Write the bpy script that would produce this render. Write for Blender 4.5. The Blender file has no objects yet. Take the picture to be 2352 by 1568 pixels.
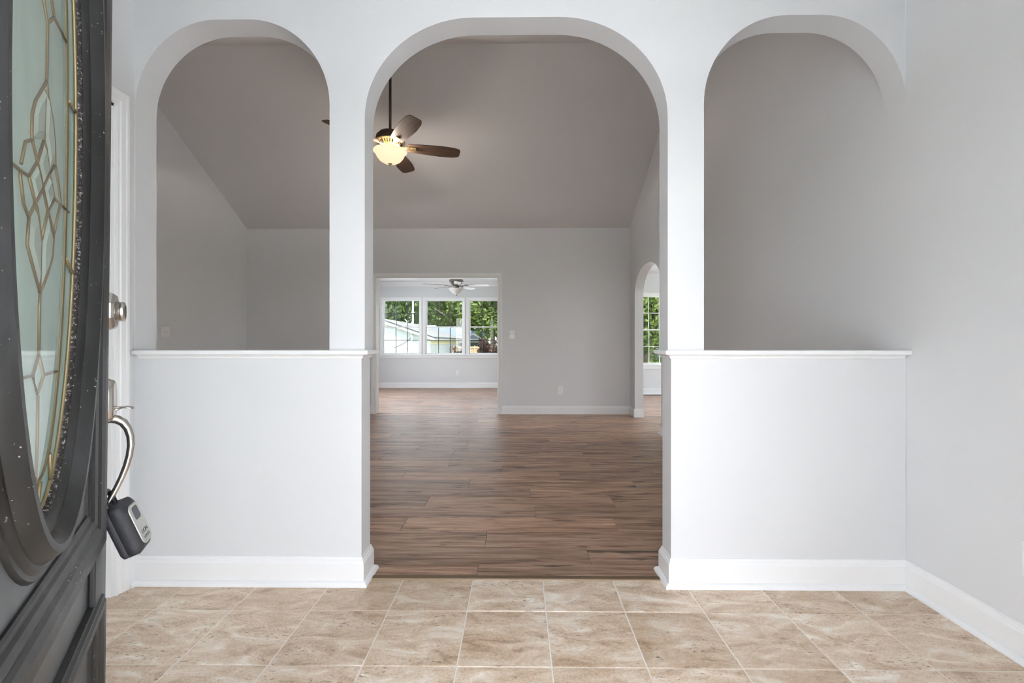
import bpy, bmesh, math, random
from math import sin, cos, pi, radians, sqrt, atan2, tan
from mathutils import Vector, Matrix

random.seed(11)
SC = bpy.context.scene
COL = SC.collection

# ------------------------------------------------------------------ camera
EYE = 1.051
FPX = 1059.0
YAW = 0.0112
cam = bpy.data.cameras.new('camera')
cam.sensor_width = 36.0
cam.lens = 36.0 * FPX / 2352.0
cam.clip_start = 0.02
cam.clip_end = 500
cam_o = bpy.data.objects.new('camera', cam)
COL.objects.link(cam_o)
cam_o.location = (0, 0, EYE)
cam_o.rotation_euler = (pi / 2, 0, YAW)
SC.camera = cam_o

# ------------------------------------------------------------------ world, sun, exposure
W = bpy.data.worlds.new('sky')
SC.world = W
W.use_nodes = True
wn = W.node_tree.nodes
wl = W.node_tree.links
for n in list(wn):
    wn.remove(n)
w_out = wn.new('ShaderNodeOutputWorld')
w_bg = wn.new('ShaderNodeBackground')
SUN_TO = Vector((0.16, -0.50, 0.83)).normalized()
# clear-day sky: bright haze at the horizon, deeper blue overhead, the same all round
w_tc = wn.new('ShaderNodeTexCoord')
w_sep = wn.new('ShaderNodeSeparateXYZ')
w_ramp = wn.new('ShaderNodeValToRGB')
wl.new(w_tc.outputs['Generated'], w_sep.inputs[0])
wl.new(w_sep.outputs['Z'], w_ramp.inputs[0])
e = w_ramp.color_ramp.elements
e[0].position, e[0].color = 0.0, (1.0, 0.995, 0.985, 1)
e[1].position, e[1].color = 1.0, (0.40, 0.54, 0.78, 1)
m_ = e.new(0.35)
m_.color = (0.74, 0.80, 0.90, 1)
wl.new(w_ramp.outputs[0], w_bg.inputs[0])
w_bg.inputs[1].default_value = 4.7
wl.new(w_bg.outputs[0], w_out.inputs[0])

sun = bpy.data.lights.new('sun', 'SUN')
sun.energy = 12.0
sun.angle = radians(0.55)
sun.color = (1.0, 0.975, 0.945)
sun_o = bpy.data.objects.new('sun', sun)
COL.objects.link(sun_o)
sun_o.rotation_euler = (-SUN_TO).to_track_quat('-Z', 'Y').to_euler()
sun_o.location = (0, 0, 20)

SC.view_settings.view_transform = 'Standard'
SC.view_settings.look = 'None'
SC.view_settings.exposure = 1.48
SC.view_settings.gamma = 1.0
SC.view_settings.use_curve_mapping = False


SC.cycles.use_light_tree = False
SC.cycles.max_bounces = 6
SC.cycles.diffuse_bounces = 5
SC.cycles.glossy_bounces = 3

# ------------------------------------------------------------------ room measures (metres)
YF, YB = 1.99, 2.106            # arcade wall, foyer face and living face
XL = -1.668                     # foyer left wall
RW0, RWS = (1.662, 2.0), 0.00726  # right wall reference point and its slight slant
YFAR = 6.68                     # living room far wall
XLL = -3.94                     # living room left wall
YSUN = 10.46                    # sunroom window wall
YDIN = 9.2                      # dining room window wall
RIDGE_Y, RIDGE_Z = 4.47, 3.939
EAVE_Z = 2.69
SLOPE = (RIDGE_Z - EAVE_Z) / (YFAR - RIDGE_Y)
GROUND = -1.3


def ceil_z(y):
    return RIDGE_Z - SLOPE * abs(y - RIDGE_Y)


def px(x, y, Y=None, X=None, Z=None):
    """pixel of the 2352x1568 frame -> point on a plane of the room."""
    u = (x - 1176) / FPX
    v = (784 - y) / FPX
    dx = u * cos(YAW) - sin(YAW)
    dy = u * sin(YAW) + cos(YAW)
    if Y is not None:
        t = Y / dy
    elif X is not None:
        t = X / dx
    else:
        t = (Z - EYE) / v
    return Vector((dx * t, dy * t, EYE + v * t))


# ------------------------------------------------------------------ materials
MATS = {}


class NT:
    def __init__(self, name):
        self.m = bpy.data.materials.new(name)
        self.m.use_nodes = True
        self.n = self.m.node_tree.nodes
        self.l = self.m.node_tree.links
        self.b = self.n['Principled BSDF']
        MATS[name] = self.m

    def add(self, t, **kw):
        nd = self.n.new(t)
        for k, v in kw.items():
            setattr(nd, k, v)
        return nd

    def link(self, a, b):
        self.l.new(a, b)

    def set(self, **kw):
        for k, v in kw.items():
            self.b.inputs[k.replace('_', ' ')].default_value = v

    def coords(self, scale=(1, 1, 1), rand=False, kind='Object'):
        tc = self.add('ShaderNodeTexCoord')
        mp = self.add('ShaderNodeMapping')
        mp.inputs['Scale'].default_value = scale
        src = tc.outputs[kind]
        if rand:
            oi = self.add('ShaderNodeObjectInfo')
            mul = self.add('ShaderNodeVectorMath', operation='MULTIPLY_ADD')
            comb = self.add('ShaderNodeCombineXYZ')
            mm = []
            for k, f in enumerate((37.0, 91.0, 53.0)):
                q = self.add('ShaderNodeMath', operation='MULTIPLY')
                q.inputs[1].default_value = f
                self.link(oi.outputs['Random'], q.inputs[0])
                self.link(q.outputs[0], comb.inputs[k])
            mul = self.add('ShaderNodeVectorMath', operation='ADD')
            self.link(src, mul.inputs[0])
            self.link(comb.outputs[0], mul.inputs[1])
            src = mul.outputs[0]
        self.link(src, mp.inputs[0])
        return mp.outputs[0]

    def noise(self, vec, scale, detail=4, rough=0.55, dist=0.0):
        t = self.add('ShaderNodeTexNoise')
        t.inputs['Scale'].default_value = scale
        t.inputs['Detail'].default_value = detail
        t.inputs['Roughness'].default_value = rough
        t.inputs['Distortion'].default_value = dist
        self.link(vec, t.inputs['Vector'])
        return t.outputs['Fac']

    def ramp(self, fac, stops, interp='LINEAR'):
        r = self.add('ShaderNodeValToRGB')
        r.color_ramp.interpolation = interp
        e = r.color_ramp.elements
        while len(e) > len(stops):
            e.remove(e[-1])
        while len(e) < len(stops):
            e.new(0.5)
        for el, (p, c) in zip(e, stops):
            el.position = p
            el.color = (c[0], c[1], c[2], 1) if not isinstance(c, (int, float)) else (c, c, c, 1)
        self.link(fac, r.inputs[0])
        return r.outputs[0]

    def mix(self, fac, a, b, mode='MIX'):
        m = self.add('ShaderNodeMix', data_type='RGBA', blend_type=mode)
        for sock, v in ((m.inputs[0], fac), (m.inputs[6], a), (m.inputs[7], b)):
            if isinstance(v, (int, float)):
                sock.default_value = v
            elif isinstance(v, tuple):
                sock.default_value = (v[0], v[1], v[2], 1)
            else:
                self.link(v, sock)
        return m.outputs[2]

    def bump(self, h, strength=0.2, dist=0.01):
        b = self.add('ShaderNodeBump')
        b.inputs['Strength'].default_value = strength
        b.inputs['Distance'].default_value = dist
        self.link(h, b.inputs['Height'])
        self.link(b.outputs[0], self.b.inputs['Normal'])

    def color(self, c):
        if isinstance(c, tuple):
            self.b.inputs['Base Color'].default_value = (c[0], c[1], c[2], 1)
        else:
            self.link(c, self.b.inputs['Base Color'])


def plain(name, col, rough=0.5, metal=0.0, bump=0.0, bscale=60, **kw):
    t = NT(name)
    t.color(col)
    t.set(Roughness=rough, Metallic=metal, **kw)
    if bump:
        t.bump(t.noise(t.coords(), bscale, 3), bump, 0.002)
    return t.m


def make_materials():
    # painted drywall: a faint roller texture
    t = NT('wall_paint')
    v = t.coords(kind='Object')
    t.color(t.ramp(t.noise(v, 0.9, 1), [(0.3, (0.715, 0.722, 0.738)), (0.7, (0.745, 0.75, 0.765))]))
    t.set(Roughness=0.55)
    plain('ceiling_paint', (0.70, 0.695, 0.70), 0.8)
    plain('ceiling_white', (0.84, 0.84, 0.83), 0.8)
    plain('trim_white', (0.87, 0.872, 0.878), 0.32)
    plain('plate_white', (0.86, 0.86, 0.84), 0.3)
    plain('slot_dark', (0.02, 0.02, 0.02), 0.6)
    plain('grout', (0.90, 0.84, 0.77), 0.85, bump=0.15, bscale=300)
    plain('sub_floor', (0.09, 0.06, 0.045), 0.9)

    # travertine-look tile
    t = NT('travertine')
    v = t.coords(rand=True)
    mp = t.add('ShaderNodeMapping')
    mp.inputs['Rotation'].default_value = (0, 0, 0.5)
    mp.inputs['Scale'].default_value = (1.0, 2.4, 1.0)
    t.link(v, mp.inputs[0])
    vs = mp.outputs[0]
    n1 = t.noise(vs, 5.5, 7, 0.66, 0.8)
    base = t.ramp(n1, [(0.30, (0.40, 0.27, 0.17)), (0.42, (0.63, 0.475, 0.34)), (0.54, (0.74, 0.60, 0.47)), (0.67, (0.90, 0.83, 0.73))])
    n2 = t.noise(vs, 42, 5, 0.7)
    pits = t.ramp(n2, [(0.36, 1.0), (0.43, 0.0)])
    blot = t.ramp(t.noise(vs, 5.0, 3, 0.5), [(0.46, 0.0), (0.58, 1.0)])
    pm = t.add('ShaderNodeMath', operation='MULTIPLY')
    t.link(pits, pm.inputs[0])
    t.link(blot, pm.inputs[1])
    c = t.mix(pm.outputs[0], base, (0.27, 0.165, 0.095))
    vein = t.noise(vs, 16, 4, 0.6, 1.6)
    c = t.mix(t.ramp(vein, [(0.60, 0.0), (0.72, 0.55)]), c, (0.72, 0.66, 0.60))
    fine = t.noise(v, 130, 3, 0.7)
    c = t.mix(0.6, c, t.ramp(fine, [(0.3, 0.30), (0.7, 0.70)]), 'OVERLAY')
    oi = t.add('ShaderNodeObjectInfo')
    c = t.mix(1.0, c, t.ramp(oi.outputs['Random'], [(0.0, (0.88, 0.84, 0.79)), (0.5, (1.0, 0.985, 0.97)), (1.0, (1.07, 1.07, 1.07))]), 'MULTIPLY')
    t.color(c)
    t.set(Roughness=0.3)
    inv = t.add('ShaderNodeMath', operation='MULTIPLY')
    inv.inputs[1].default_value = -1
    t.link(pm.outputs[0], inv.inputs[0])
    t.bump(inv.outputs[0], 0.35, 0.002)

    # vinyl wood plank, grain along X
    t = NT('wood_plank')
    v = t.coords(rand=True)
    mp = t.add('ShaderNodeMapping')
    mp.inputs['Scale'].default_value = (0.9, 11, 1)
    t.link(v, mp.inputs[0])
    vg = mp.outputs[0]
    g1 = t.noise(vg, 2.0, 8, 0.62, 0.9)
    base = t.ramp(g1, [(0.32, (0.155, 0.085, 0.054)), (0.44, (0.37, 0.225, 0.152)), (0.54, (0.52, 0.335, 0.235)), (0.68, (0.68, 0.475, 0.345))])
    mp2 = t.add('ShaderNodeMapping')
    mp2.inputs['Scale'].default_value = (2.2, 60, 1)
    t.link(v, mp2.inputs[0])
    g2 = t.noise(mp2.outputs[0], 2.5, 4, 0.7)
    c = t.mix(0.6, base, t.ramp(g2, [(0.32, 0.28), (0.68, 0.70)]), 'OVERLAY')
    mp3 = t.add('ShaderNodeMapping')
    mp3.inputs['Scale'].default_value = (1.6, 9.0, 1)
    t.link(v, mp3.inputs[0])
    kn = t.noise(mp3.outputs[0], 2.4, 3, 0.5, 0.4)
    c = t.mix(t.ramp(kn, [(0.61, 0.0), (0.70, 0.85)]), c, (0.06, 0.042, 0.034))
    oi = t.add('ShaderNodeObjectInfo')
    c = t.mix(1.0, c, t.ramp(oi.outputs['Random'], [(0.0, (0.80, 0.80, 0.80)), (0.35, (0.95, 0.93, 0.92)), (0.7, (1.05, 1.03, 1.0)), (1.0, (1.18, 1.12, 1.06))]), 'MULTIPLY')
    t.color(c)
    t.set(Roughness=0.40)
    t.b.inputs['Specular IOR Level'].default_value = 0.38
    t.bump(g2, 0.22, 0.0015)
    plain('threshold_wood', (0.155, 0.095, 0.05), 0.4)
    plain('threshold_lip', (0.36, 0.26, 0.16), 0.4)

    # weathered dark door paint with chips
    t = NT('door_paint')
    v = t.coords()
    mp = t.add('ShaderNodeMapping')
    mp.inputs['Scale'].default_value = (1, 1, 0.25)
    t.link(v, mp.inputs[0])
    big = t.noise(mp.outputs[0], 7, 5, 0.6)
    base = t.ramp(big, [(0.3, (0.009, 0.009, 0.009)), (0.52, (0.022, 0.0222, 0.0225)), (0.72, (0.055, 0.057, 0.06))])
    streak = t.noise(mp.outputs[0], 60, 4, 0.7)
    c = t.mix(0.5, base, t.ramp(streak, [(0.3, 0.36), (0.7, 0.66)]), 'OVERLAY')
    sp = t.noise(v, 170, 2, 0.5)
    area = t.ramp(t.noise(v, 14, 3, 0.6), [(0.48, 0.0), (0.68, 1.0)])
    mm = t.add('ShaderNodeMath', operation='MULTIPLY')
    t.link(t.ramp(sp, [(0.69, 0.0), (0.73, 1.0)]), mm.inputs[0])
    t.link(area, mm.inputs[1])
    c = t.mix(mm.outputs[0], c, (0.55, 0.54, 0.51))
    t.color(c)
    t.set(Roughness=0.42)
    t.bump(streak, 0.15, 0.0015)
    t = NT('door_field')
    v = t.coords()
    mp = t.add('ShaderNodeMapping')
    mp.inputs['Scale'].default_value = (1, 1, 0.3)
    t.link(v, mp.inputs[0])
    big = t.noise(mp.outputs[0], 5, 5, 0.6)
    t.color(t.ramp(big, [(0.3, (0.05, 0.052, 0.056)), (0.7, (0.105, 0.109, 0.12))]))
    t.set(Roughness=0.4)
    t.bump(t.noise(mp.outputs[0], 80, 4), 0.12, 0.001)
    plain('driveway_grey', (0.30, 0.297, 0.29), 0.85)
    plain('door_inside', (0.78, 0.78, 0.78), 0.4)
    t = NT('cracked_putty')
    v = t.coords()
    t.color(t.ramp(t.noise(v, 210, 3, 0.6), [(0.54, (0.018, 0.015, 0.013)), (0.63, (0.20, 0.18, 0.17)), (0.72, (0.55, 0.53, 0.5))]))
    t.set(Roughness=0.7)
    t.bump(t.noise(v, 240, 3), 0.8, 0.002)

    # leaded art glass
    def artglass(name, ca, cb, rough, bmp=0.035):
        t = NT(name)
        v = t.coords()
        mp = t.add('ShaderNodeMapping')
        mp.inputs['Scale'].default_value = (1, 1, 0.35)
        t.link(v, mp.inputs[0])
        n = t.noise(mp.outputs[0], 9, 5, 0.6, 1.8)
        t.color(t.ramp(n, [(0.3, ca), (0.7, cb)]))
        t.set(Roughness=rough, IOR=1.62, Transmission_Weight=0.0)
        t.bump(n, bmp, 0.004)
        tr = t.add('ShaderNodeBsdfTranslucent')
        t.link(t.b.inputs['Base Color'].links[0].from_socket, tr.inputs[0])
        ms = t.add('ShaderNodeMixShader')
        ms.inputs[0].default_value = 0.26
        t.link(t.b.outputs[0], ms.inputs[1])
        t.link(tr.outputs[0], ms.inputs[2])
        t.link(ms.outputs[0], t.n['Material Output'].inputs[0])
    artglass('glass_centre', (0.66, 0.84, 0.79), (0.82, 0.96, 0.92), 0.12, 0.03)
    artglass('glass_border', (0.42, 0.60, 0.58), (0.56, 0.74, 0.72), 0.15)
    artglass('glass_bevel', (0.66, 0.78, 0.70), (0.80, 0.90, 0.82), 0.04)
    plain('brass_came', (0.30, 0.235, 0.13), 0.42, 0.6)
    plain('solder', (0.75, 0.74, 0.70), 0.25, 0.9)

    # metals
    t = NT('satin_nickel')
    t.color((0.62, 0.585, 0.545))
    t.set(Roughness=0.27, Metallic=1.0)
    plain('dark_keyway', (0.09, 0.085, 0.08), 0.5, 0.6)
    plain('lock_body', (0.045, 0.045, 0.052), 0.48, 0.25, bump=0.5, bscale=700)
    plain('lock_face', (0.56, 0.56, 0.53), 0.36, 0.55, bump=0.1, bscale=600)
    plain('lock_shutter', (0.10, 0.105, 0.125), 0.4, 0.2)
    plain('shackle_vinyl', (0.012, 0.012, 0.016), 0.28)
    plain('print_ink', (0.05, 0.05, 0.05), 0.6)
    plain('bronze_dark', (0.10, 0.075, 0.055), 0.42, 0.7)
    plain('antique_brass', (0.62, 0.50, 0.30), 0.33, 0.95)
    plain('nickel_fan', (0.26, 0.225, 0.205), 0.38, 0.85)

    t = NT('fan_blade_wood')
    v = t.coords()
    mp = t.add('ShaderNodeMapping')
    mp.inputs['Scale'].default_value = (3, 40, 40)
    t.link(v, mp.inputs[0])
    n = t.noise(mp.outputs[0], 2, 4, 0.6)
    t.color(t.ramp(n, [(0.3, (0.085, 0.050, 0.033)), (0.7, (0.15, 0.094, 0.065))]))
    t.set(Roughness=0.62)
    t.b.inputs['Specular IOR Level'].default_value = 0.25
    plain('fan_blade_edge', (0.035, 0.025, 0.02), 0.5)
    plain('fan_blade_white', (0.80, 0.79, 0.77), 0.4)

    t = NT('bowl_lit')
    t.color((0.95, 0.86, 0.72))
    t.set(Roughness=0.4)
    t.b.inputs['Emission Color'].default_value = (1.0, 0.70, 0.43, 1)
    t.b.inputs['Emission Strength'].default_value = 0.36
    t = NT('bowl_off')
    t.color((0.74, 0.735, 0.71))
    t.set(Roughness=0.35)
    plain('bowl_rim', (0.93, 0.93, 0.91), 0.2)

    # window glass: slightly reflective; garden and sidelight panes darkened to tone down the bright outdoors
    for gname, gcol in (('window_glass', (0.96, 0.975, 0.97, 1)), ('view_dim_glass', (0.60, 0.612, 0.605, 1)), ('sidelight_glass', (0.60, 0.61, 0.61, 1)), ('door_pane', (0.98, 0.99, 0.985, 1))):
        t = NT(gname)
        t.n.remove(t.b)
        tr = t.add('ShaderNodeBsdfTransparent')
        tr.inputs[0].default_value = gcol
        gl = t.add('ShaderNodeBsdfGlossy')
        gl.inputs['Roughness'].default_value = 0.0
        lw = t.add('ShaderNodeLayerWeight')
        lw.inputs['Blend'].default_value = 0.5
        pw = t.add('ShaderNodeMath', operation='POWER')
        pw.inputs[1].default_value = 5.0
        t.link(lw.outputs['Facing'], pw.inputs[0])
        fr = t.add('ShaderNodeMath', operation='MULTIPLY_ADD')
        f0 = 0.06 if gname == 'door_pane' else 0.035
        fr.inputs[1].default_value = 1 - f0
        fr.inputs[2].default_value = f0
        t.link(pw.outputs[0], fr.inputs[0])
        ms = t.add('ShaderNodeMixShader')
        t.link(fr.outputs[0], ms.inputs[0])
        t.link(tr.outputs[0], ms.inputs[1])
        t.link(gl.outputs[0], ms.inputs[2])
        t.link(ms.outputs[0], t.n['Material Output'].inputs[0])
    plain('grille_dark', (0.055, 0.06, 0.065), 0.5)
    plain('vinyl_white', (0.82, 0.82, 0.81), 0.4)

    # outdoors
    t = NT('siding_white')
    v = t.coords()
    wv = t.add('ShaderNodeTexWave', wave_type='BANDS', bands_direction='Z', wave_profile='SAW')
    wv.inputs['Scale'].default_value = 1.6
    t.link(v, wv.inputs['Vector'])
    t.color((0.46, 0.485, 0.51))
    t.set(Roughness=0.6)
    t.bump(wv.outputs['Fac'], 0.9, 0.03)
    plain('cream_trim', (0.62, 0.55, 0.36), 0.7)
    plain('fascia_white', (0.56, 0.56, 0.56), 0.6)
    plain('gutter_dark', (0.03, 0.035, 0.04), 0.6)

    def shingle(name, a, b):
        t = NT(name)
        v = t.coords()
        n = t.noise(v, 5, 4, 0.7)
        br = t.add('ShaderNodeTexBrick')
        br.inputs['Scale'].default_value = 2.2
        br.inputs['Mortar Size'].default_value = 0.012
        br.inputs['Color1'].default_value = (1, 1, 1, 1)
        br.inputs['Color2'].default_value = (0.78, 0.78, 0.78, 1)
        br.inputs['Mortar'].default_value = (0.4, 0.4, 0.4, 1)
        t.link(v, br.inputs['Vector'])
        t.color(t.mix(1.0, t.ramp(n, [(0.3, a), (0.7, b)]), br.outputs['Color'], 'MULTIPLY'))
        t.set(Roughness=0.9)
    shingle('shingle_tan', (0.125, 0.118, 0.105), (0.19, 0.18, 0.165))
    shingle('shingle_blue', (0.10, 0.12, 0.15), (0.17, 0.19, 0.22))
    plain('slate_wall', (0.09, 0.14, 0.14), 0.7)
    plain('blue_gable', (0.20, 0.24, 0.30), 0.7)
    plain('pale_roof', (0.55, 0.57, 0.60), 0.7)
    plain('house_glass', (0.05, 0.07, 0.07), 0.08)
    plain('blind_white', (0.42, 0.44, 0.40), 0.6)

    def wood(name, a, b):
        t = NT(name)
        v = t.coords(scale=(6, 6, 1))
        t.color(t.ramp(t.noise(v, 2.5, 3), [(0.3, a), (0.7, b)]))
        t.set(Roughness=0.8)
    wood('fence_cedar', (0.30, 0.20, 0.115), (0.46, 0.335, 0.21))
    wood('fence_grey', (0.16, 0.19, 0.19), (0.27, 0.30, 0.29))
    wood('bark', (0.10, 0.08, 0.06), (0.20, 0.165, 0.13))
    plain('mast_grey', (0.50, 0.52, 0.54), 0.5, 0.3)

    def leaf(name, a, b, c):
        t = NT(name)
        g = t.add('ShaderNodeNewGeometry')
        t.color(t.ramp(g.outputs['Random Per Island'], [(0.0, a), (0.5, b), (1.0, c)]))
        t.set(Roughness=0.55)
        tr = t.add('ShaderNodeBsdfTranslucent')
        t.link(t.b.inputs['Base Color'].links[0].from_socket, tr.inputs[0])
        ms = t.add('ShaderNodeMixShader')
        ms.inputs[0].default_value = 0.4
        t.link(t.b.outputs[0], ms.inputs[1])
        t.link(tr.outputs[0], ms.inputs[2])
        t.link(ms.outputs[0], t.n['Material Output'].inputs[0])
    leaf('leaf_green', (0.02, 0.045, 0.008), (0.06, 0.11, 0.018), (0.14, 0.20, 0.04))
    leaf('leaf_bright', (0.035, 0.065, 0.008), (0.09, 0.145, 0.018), (0.20, 0.25, 0.05))
    leaf('leaf_yellow', (0.14, 0.17, 0.03), (0.22, 0.25, 0.05), (0.30, 0.32, 0.09))
    leaf('leaf_plum', (0.025, 0.012, 0.012), (0.07, 0.035, 0.03), (0.14, 0.085, 0.06))
    t = NT('lawn')
    v = t.coords()
    t.color(t.ramp(t.noise(v, 0.8, 5), [(0.3, (0.13, 0.16, 0.075)), (0.7, (0.19, 0.21, 0.11))]))
    t.set(Roughness=0.9)
    plain('concrete', (0.68, 0.675, 0.665), 0.85)


make_materials()


# ------------------------------------------------------------------ mesh builder
class MB:
    def __init__(self):
        self.v = []
        self.f = []
        self.s = []          # smooth flag per face
        self.mi = []         # material slot per face

    def _add(self, vs, fs, smooth=False, mi=0):
        o = len(self.v)
        self.v += [tuple(p) for p in vs]
        for f in fs:
            self.f.append([o + i for i in f])
            self.s.append(smooth)
            self.mi.append(mi)
        return self

    def box(self, a, b, mi=0):
        x0, y0, z0 = a
        x1, y1, z1 = b
        vs = [(x0, y0, z0), (x1, y0, z0), (x1, y1, z0), (x0, y1, z0), (x0, y0, z1), (x1, y0, z1), (x1, y1, z1), (x0, y1, z1)]
        fs = [(0, 3, 2, 1), (4, 5, 6, 7), (0, 1, 5, 4), (1, 2, 6, 5), (2, 3, 7, 6), (3, 0, 4, 7)]
        return self._add(vs, fs, False, mi)

    def quad(self, a, b, c, d, mi=0, smooth=False):
        return self._add([a, b, c, d], [(0, 1, 2, 3)], smooth, mi)

    def prism(self, poly, mapf, t0, t1, mi=0, smooth_side=False):
        """poly: 2D outline (u,v); mapf(u,v,t)->xyz."""
        n = len(poly)
        vs = [mapf(u, v, t0) for u, v in poly] + [mapf(u, v, t1) for u, v in poly]
        o = len(self.v)
        self.v += [tuple(p) for p in vs]
        self.f.append([o + i for i in range(n)][::-1]); self.s.append(False); self.mi.append(mi)
        self.f.append([o + n + i for i in range(n)]); self.s.append(False); self.mi.append(mi)
        for i in range(n):
            j = (i + 1) % n
            self.f.append([o + i, o + j, o + n + j, o + n + i]); self.s.append(smooth_side); self.mi.append(mi)
        return self

    def lathe(self, prof, c=(0, 0, 0), axis='Z', seg=32, mi=0, smooth=True, flute=None):
        """prof: [(r, h)...] revolved about the axis through c."""
        o = len(self.v)
        n = len(prof)
        for k in range(seg):
            a = 2 * pi * k / seg
            for j, (r, h) in enumerate(prof):
                rr = r * (1 + (flute(k, j) if flute else 0))
                p = (rr * cos(a), rr * sin(a), h)
                if axis == 'X':
                    p = (h, p[0], p[1])
                elif axis == 'Y':
                    p = (p[1], h, p[0])
                self.v.append((c[0] + p[0], c[1] + p[1], c[2] + p[2]))
        for k in range(seg):
            k2 = (k + 1) % seg
            for j in range(n - 1):
                self.f.append([o + k * n + j, o + k2 * n + j, o + k2 * n + j + 1, o + k * n + j + 1])
                self.s.append(smooth); self.mi.append(mi)
        for j, flip in ((0, True), (n - 1, False)):
            if prof[j][0] > 1e-5:
                ring = [o + k * n + j for k in range(seg)]
                self.f.append(ring[::-1] if flip else ring)
                self.s.append(False); self.mi.append(mi)
        return self

    def tube(self, pts, rad, seg=12, mi=0, cap=True, flat=None):
        """round tube along a polyline, rad a number or list."""
        pts = [Vector(p) for p in pts]
        n = len(pts)
        rads = rad if isinstance(rad, (list, tuple)) else [rad] * n
        o = len(self.v)
        up = None
        for i, p in enumerate(pts):
            d = (pts[min(i + 1, n - 1)] - pts[max(i - 1, 0)]).normalized()
            if up is None:
                up = Vector((0, 0, 1)) if abs(d.z) < 0.9 else Vector((1, 0, 0))
            side = d.cross(up).normalized()
            up = side.cross(d).normalized()
            for k in range(seg):
                a = 2 * pi * k / seg
                self.v.append(tuple(p + side * (rads[i] * cos(a)) + up * (rads[i] * (flat or 1) * sin(a))))
        for i in range(n - 1):
            for k in range(seg):
                k2 = (k + 1) % seg
                self.f.append([o + i * seg + k, o + i * seg + k2, o + (i + 1) * seg + k2, o + (i + 1) * seg + k])
                self.s.append(True); self.mi.append(mi)
        if cap:
            self.f.append([o + k for k in range(seg)][::-1]); self.s.append(False); self.mi.append(mi)
            self.f.append([o + (n - 1) * seg + k for k in range(seg)]); self.s.append(False); self.mi.append(mi)
        return self

    def sweep(self, prof, path, mapf, side=1, closed=False, mi=0, smooth=False):
        """mitred sweep of a moulding: prof [(w,t)], path [(u,v)], mapf(u,v,t)."""
        n = len(path)
        P = [Vector((p[0], p[1])) for p in path]
        offs = []
        for i in range(n):
            if closed:
                a, b, c = P[i - 1], P[i], P[(i + 1) % n]
            else:
                a, b, c = P[max(i - 1, 0)], P[i], P[min(i + 1, n - 1)]
            d1 = (b - a).normalized() if (b - a).length > 1e-9 else None
            d2 = (c - b).normalized() if (c - b).length > 1e-9 else None
            if d1 is None:
                d1 = d2
            if d2 is None:
                d2 = d1
            n1 = Vector((-d1.y, d1.x)) * side
            n2 = Vector((-d2.y, d2.x)) * side
            m = (n1 + n2)
            m = m / max(1e-6, m.length)
            k = 1.0 / max(0.25, m.dot(n1))
            offs.append(m * k)
        o = len(self.v)
        k = len(prof)
        for i in range(n):
            for w, t in prof:
                q = P[i] + offs[i] * w
                self.v.append(tuple(mapf(q.x, q.y, t)))
        rng = n if closed else n - 1
        for i in range(rng):
            i2 = (i + 1) % n
            for j in range(k):
                j2 = (j + 1) % k
                self.f.append([o + i * k + j, o + i2 * k + j, o + i2 * k + j2, o + i * k + j2])
                self.s.append(smooth); self.mi.append(mi)
        if not closed:
            self.f.append([o + j for j in range(k)]); self.s.append(False); self.mi.append(mi)
            self.f.append([o + (n - 1) * k + j for j in range(k)][::-1]); self.s.append(False); self.mi.append(mi)
        return self

    def xform(self, m):
        self.v = [tuple(m @ Vector(p)) for p in self.v]
        return self

    def mesh(self, name, mats, bevel=0.0):
        me = bpy.data.meshes.new(name)
        me.from_pydata(self.v, [], self.f)
        me.update()
        for m in (mats if isinstance(mats, (list, tuple)) else [mats]):
            me.materials.append(MATS[m])
        for p, s, mi in zip(me.polygons, self.s, self.mi):
            p.use_smooth = s
            p.material_index = mi
        bm = bmesh.new()
        bm.from_mesh(me)
        bmesh.ops.recalc_face_normals(bm, faces=bm.faces)
        bm.to_mesh(me)
        bm.free()
        return me

    def build(self, name, mats, parent=None, bevel=0.0, seg=2, label=None):
        o = bpy.data.objects.new(name, self.mesh(name, mats))
        COL.objects.link(o)
        if parent is not None:
            o.parent = parent
        if bevel:
            md = o.modifiers.new('edge', 'BEVEL')
            md.width = bevel
            md.segments = seg
            md.limit_method = 'ANGLE'
            md.angle_limit = radians(40)
        if label:
            o['label'] = label
        return o


def tag(o, label, cat, kind=None, group=None):
    o['label'] = label
    o['category'] = cat
    if kind:
        o['kind'] = kind
    if group:
        o['group'] = group
    return o


def empty(name, loc=(0, 0, 0), rz=0.0):
    o = bpy.data.objects.new(name, None)
    COL.objects.link(o)
    o.location = loc
    o.rotation_euler = (0, 0, rz)
    o.empty_display_size = 0.1
    return o


def inst(name, mesh, parent=None, loc=(0, 0, 0), rot=(0, 0, 0), scale=None):
    o = bpy.data.objects.new(name, mesh)
    COL.objects.link(o)
    if parent is not None:
        o.parent = parent
    o.location = loc
    o.rotation_euler = rot
    if scale:
        o.scale = scale
    return o


def xz(y_of_t):          # wall facing -Y: u=x, v=z, t outwards towards the viewer
    return lambda u, v, t: (u, y_of_t - t, v)


def plan(u, v, t):
    return (u, v, t)


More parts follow.
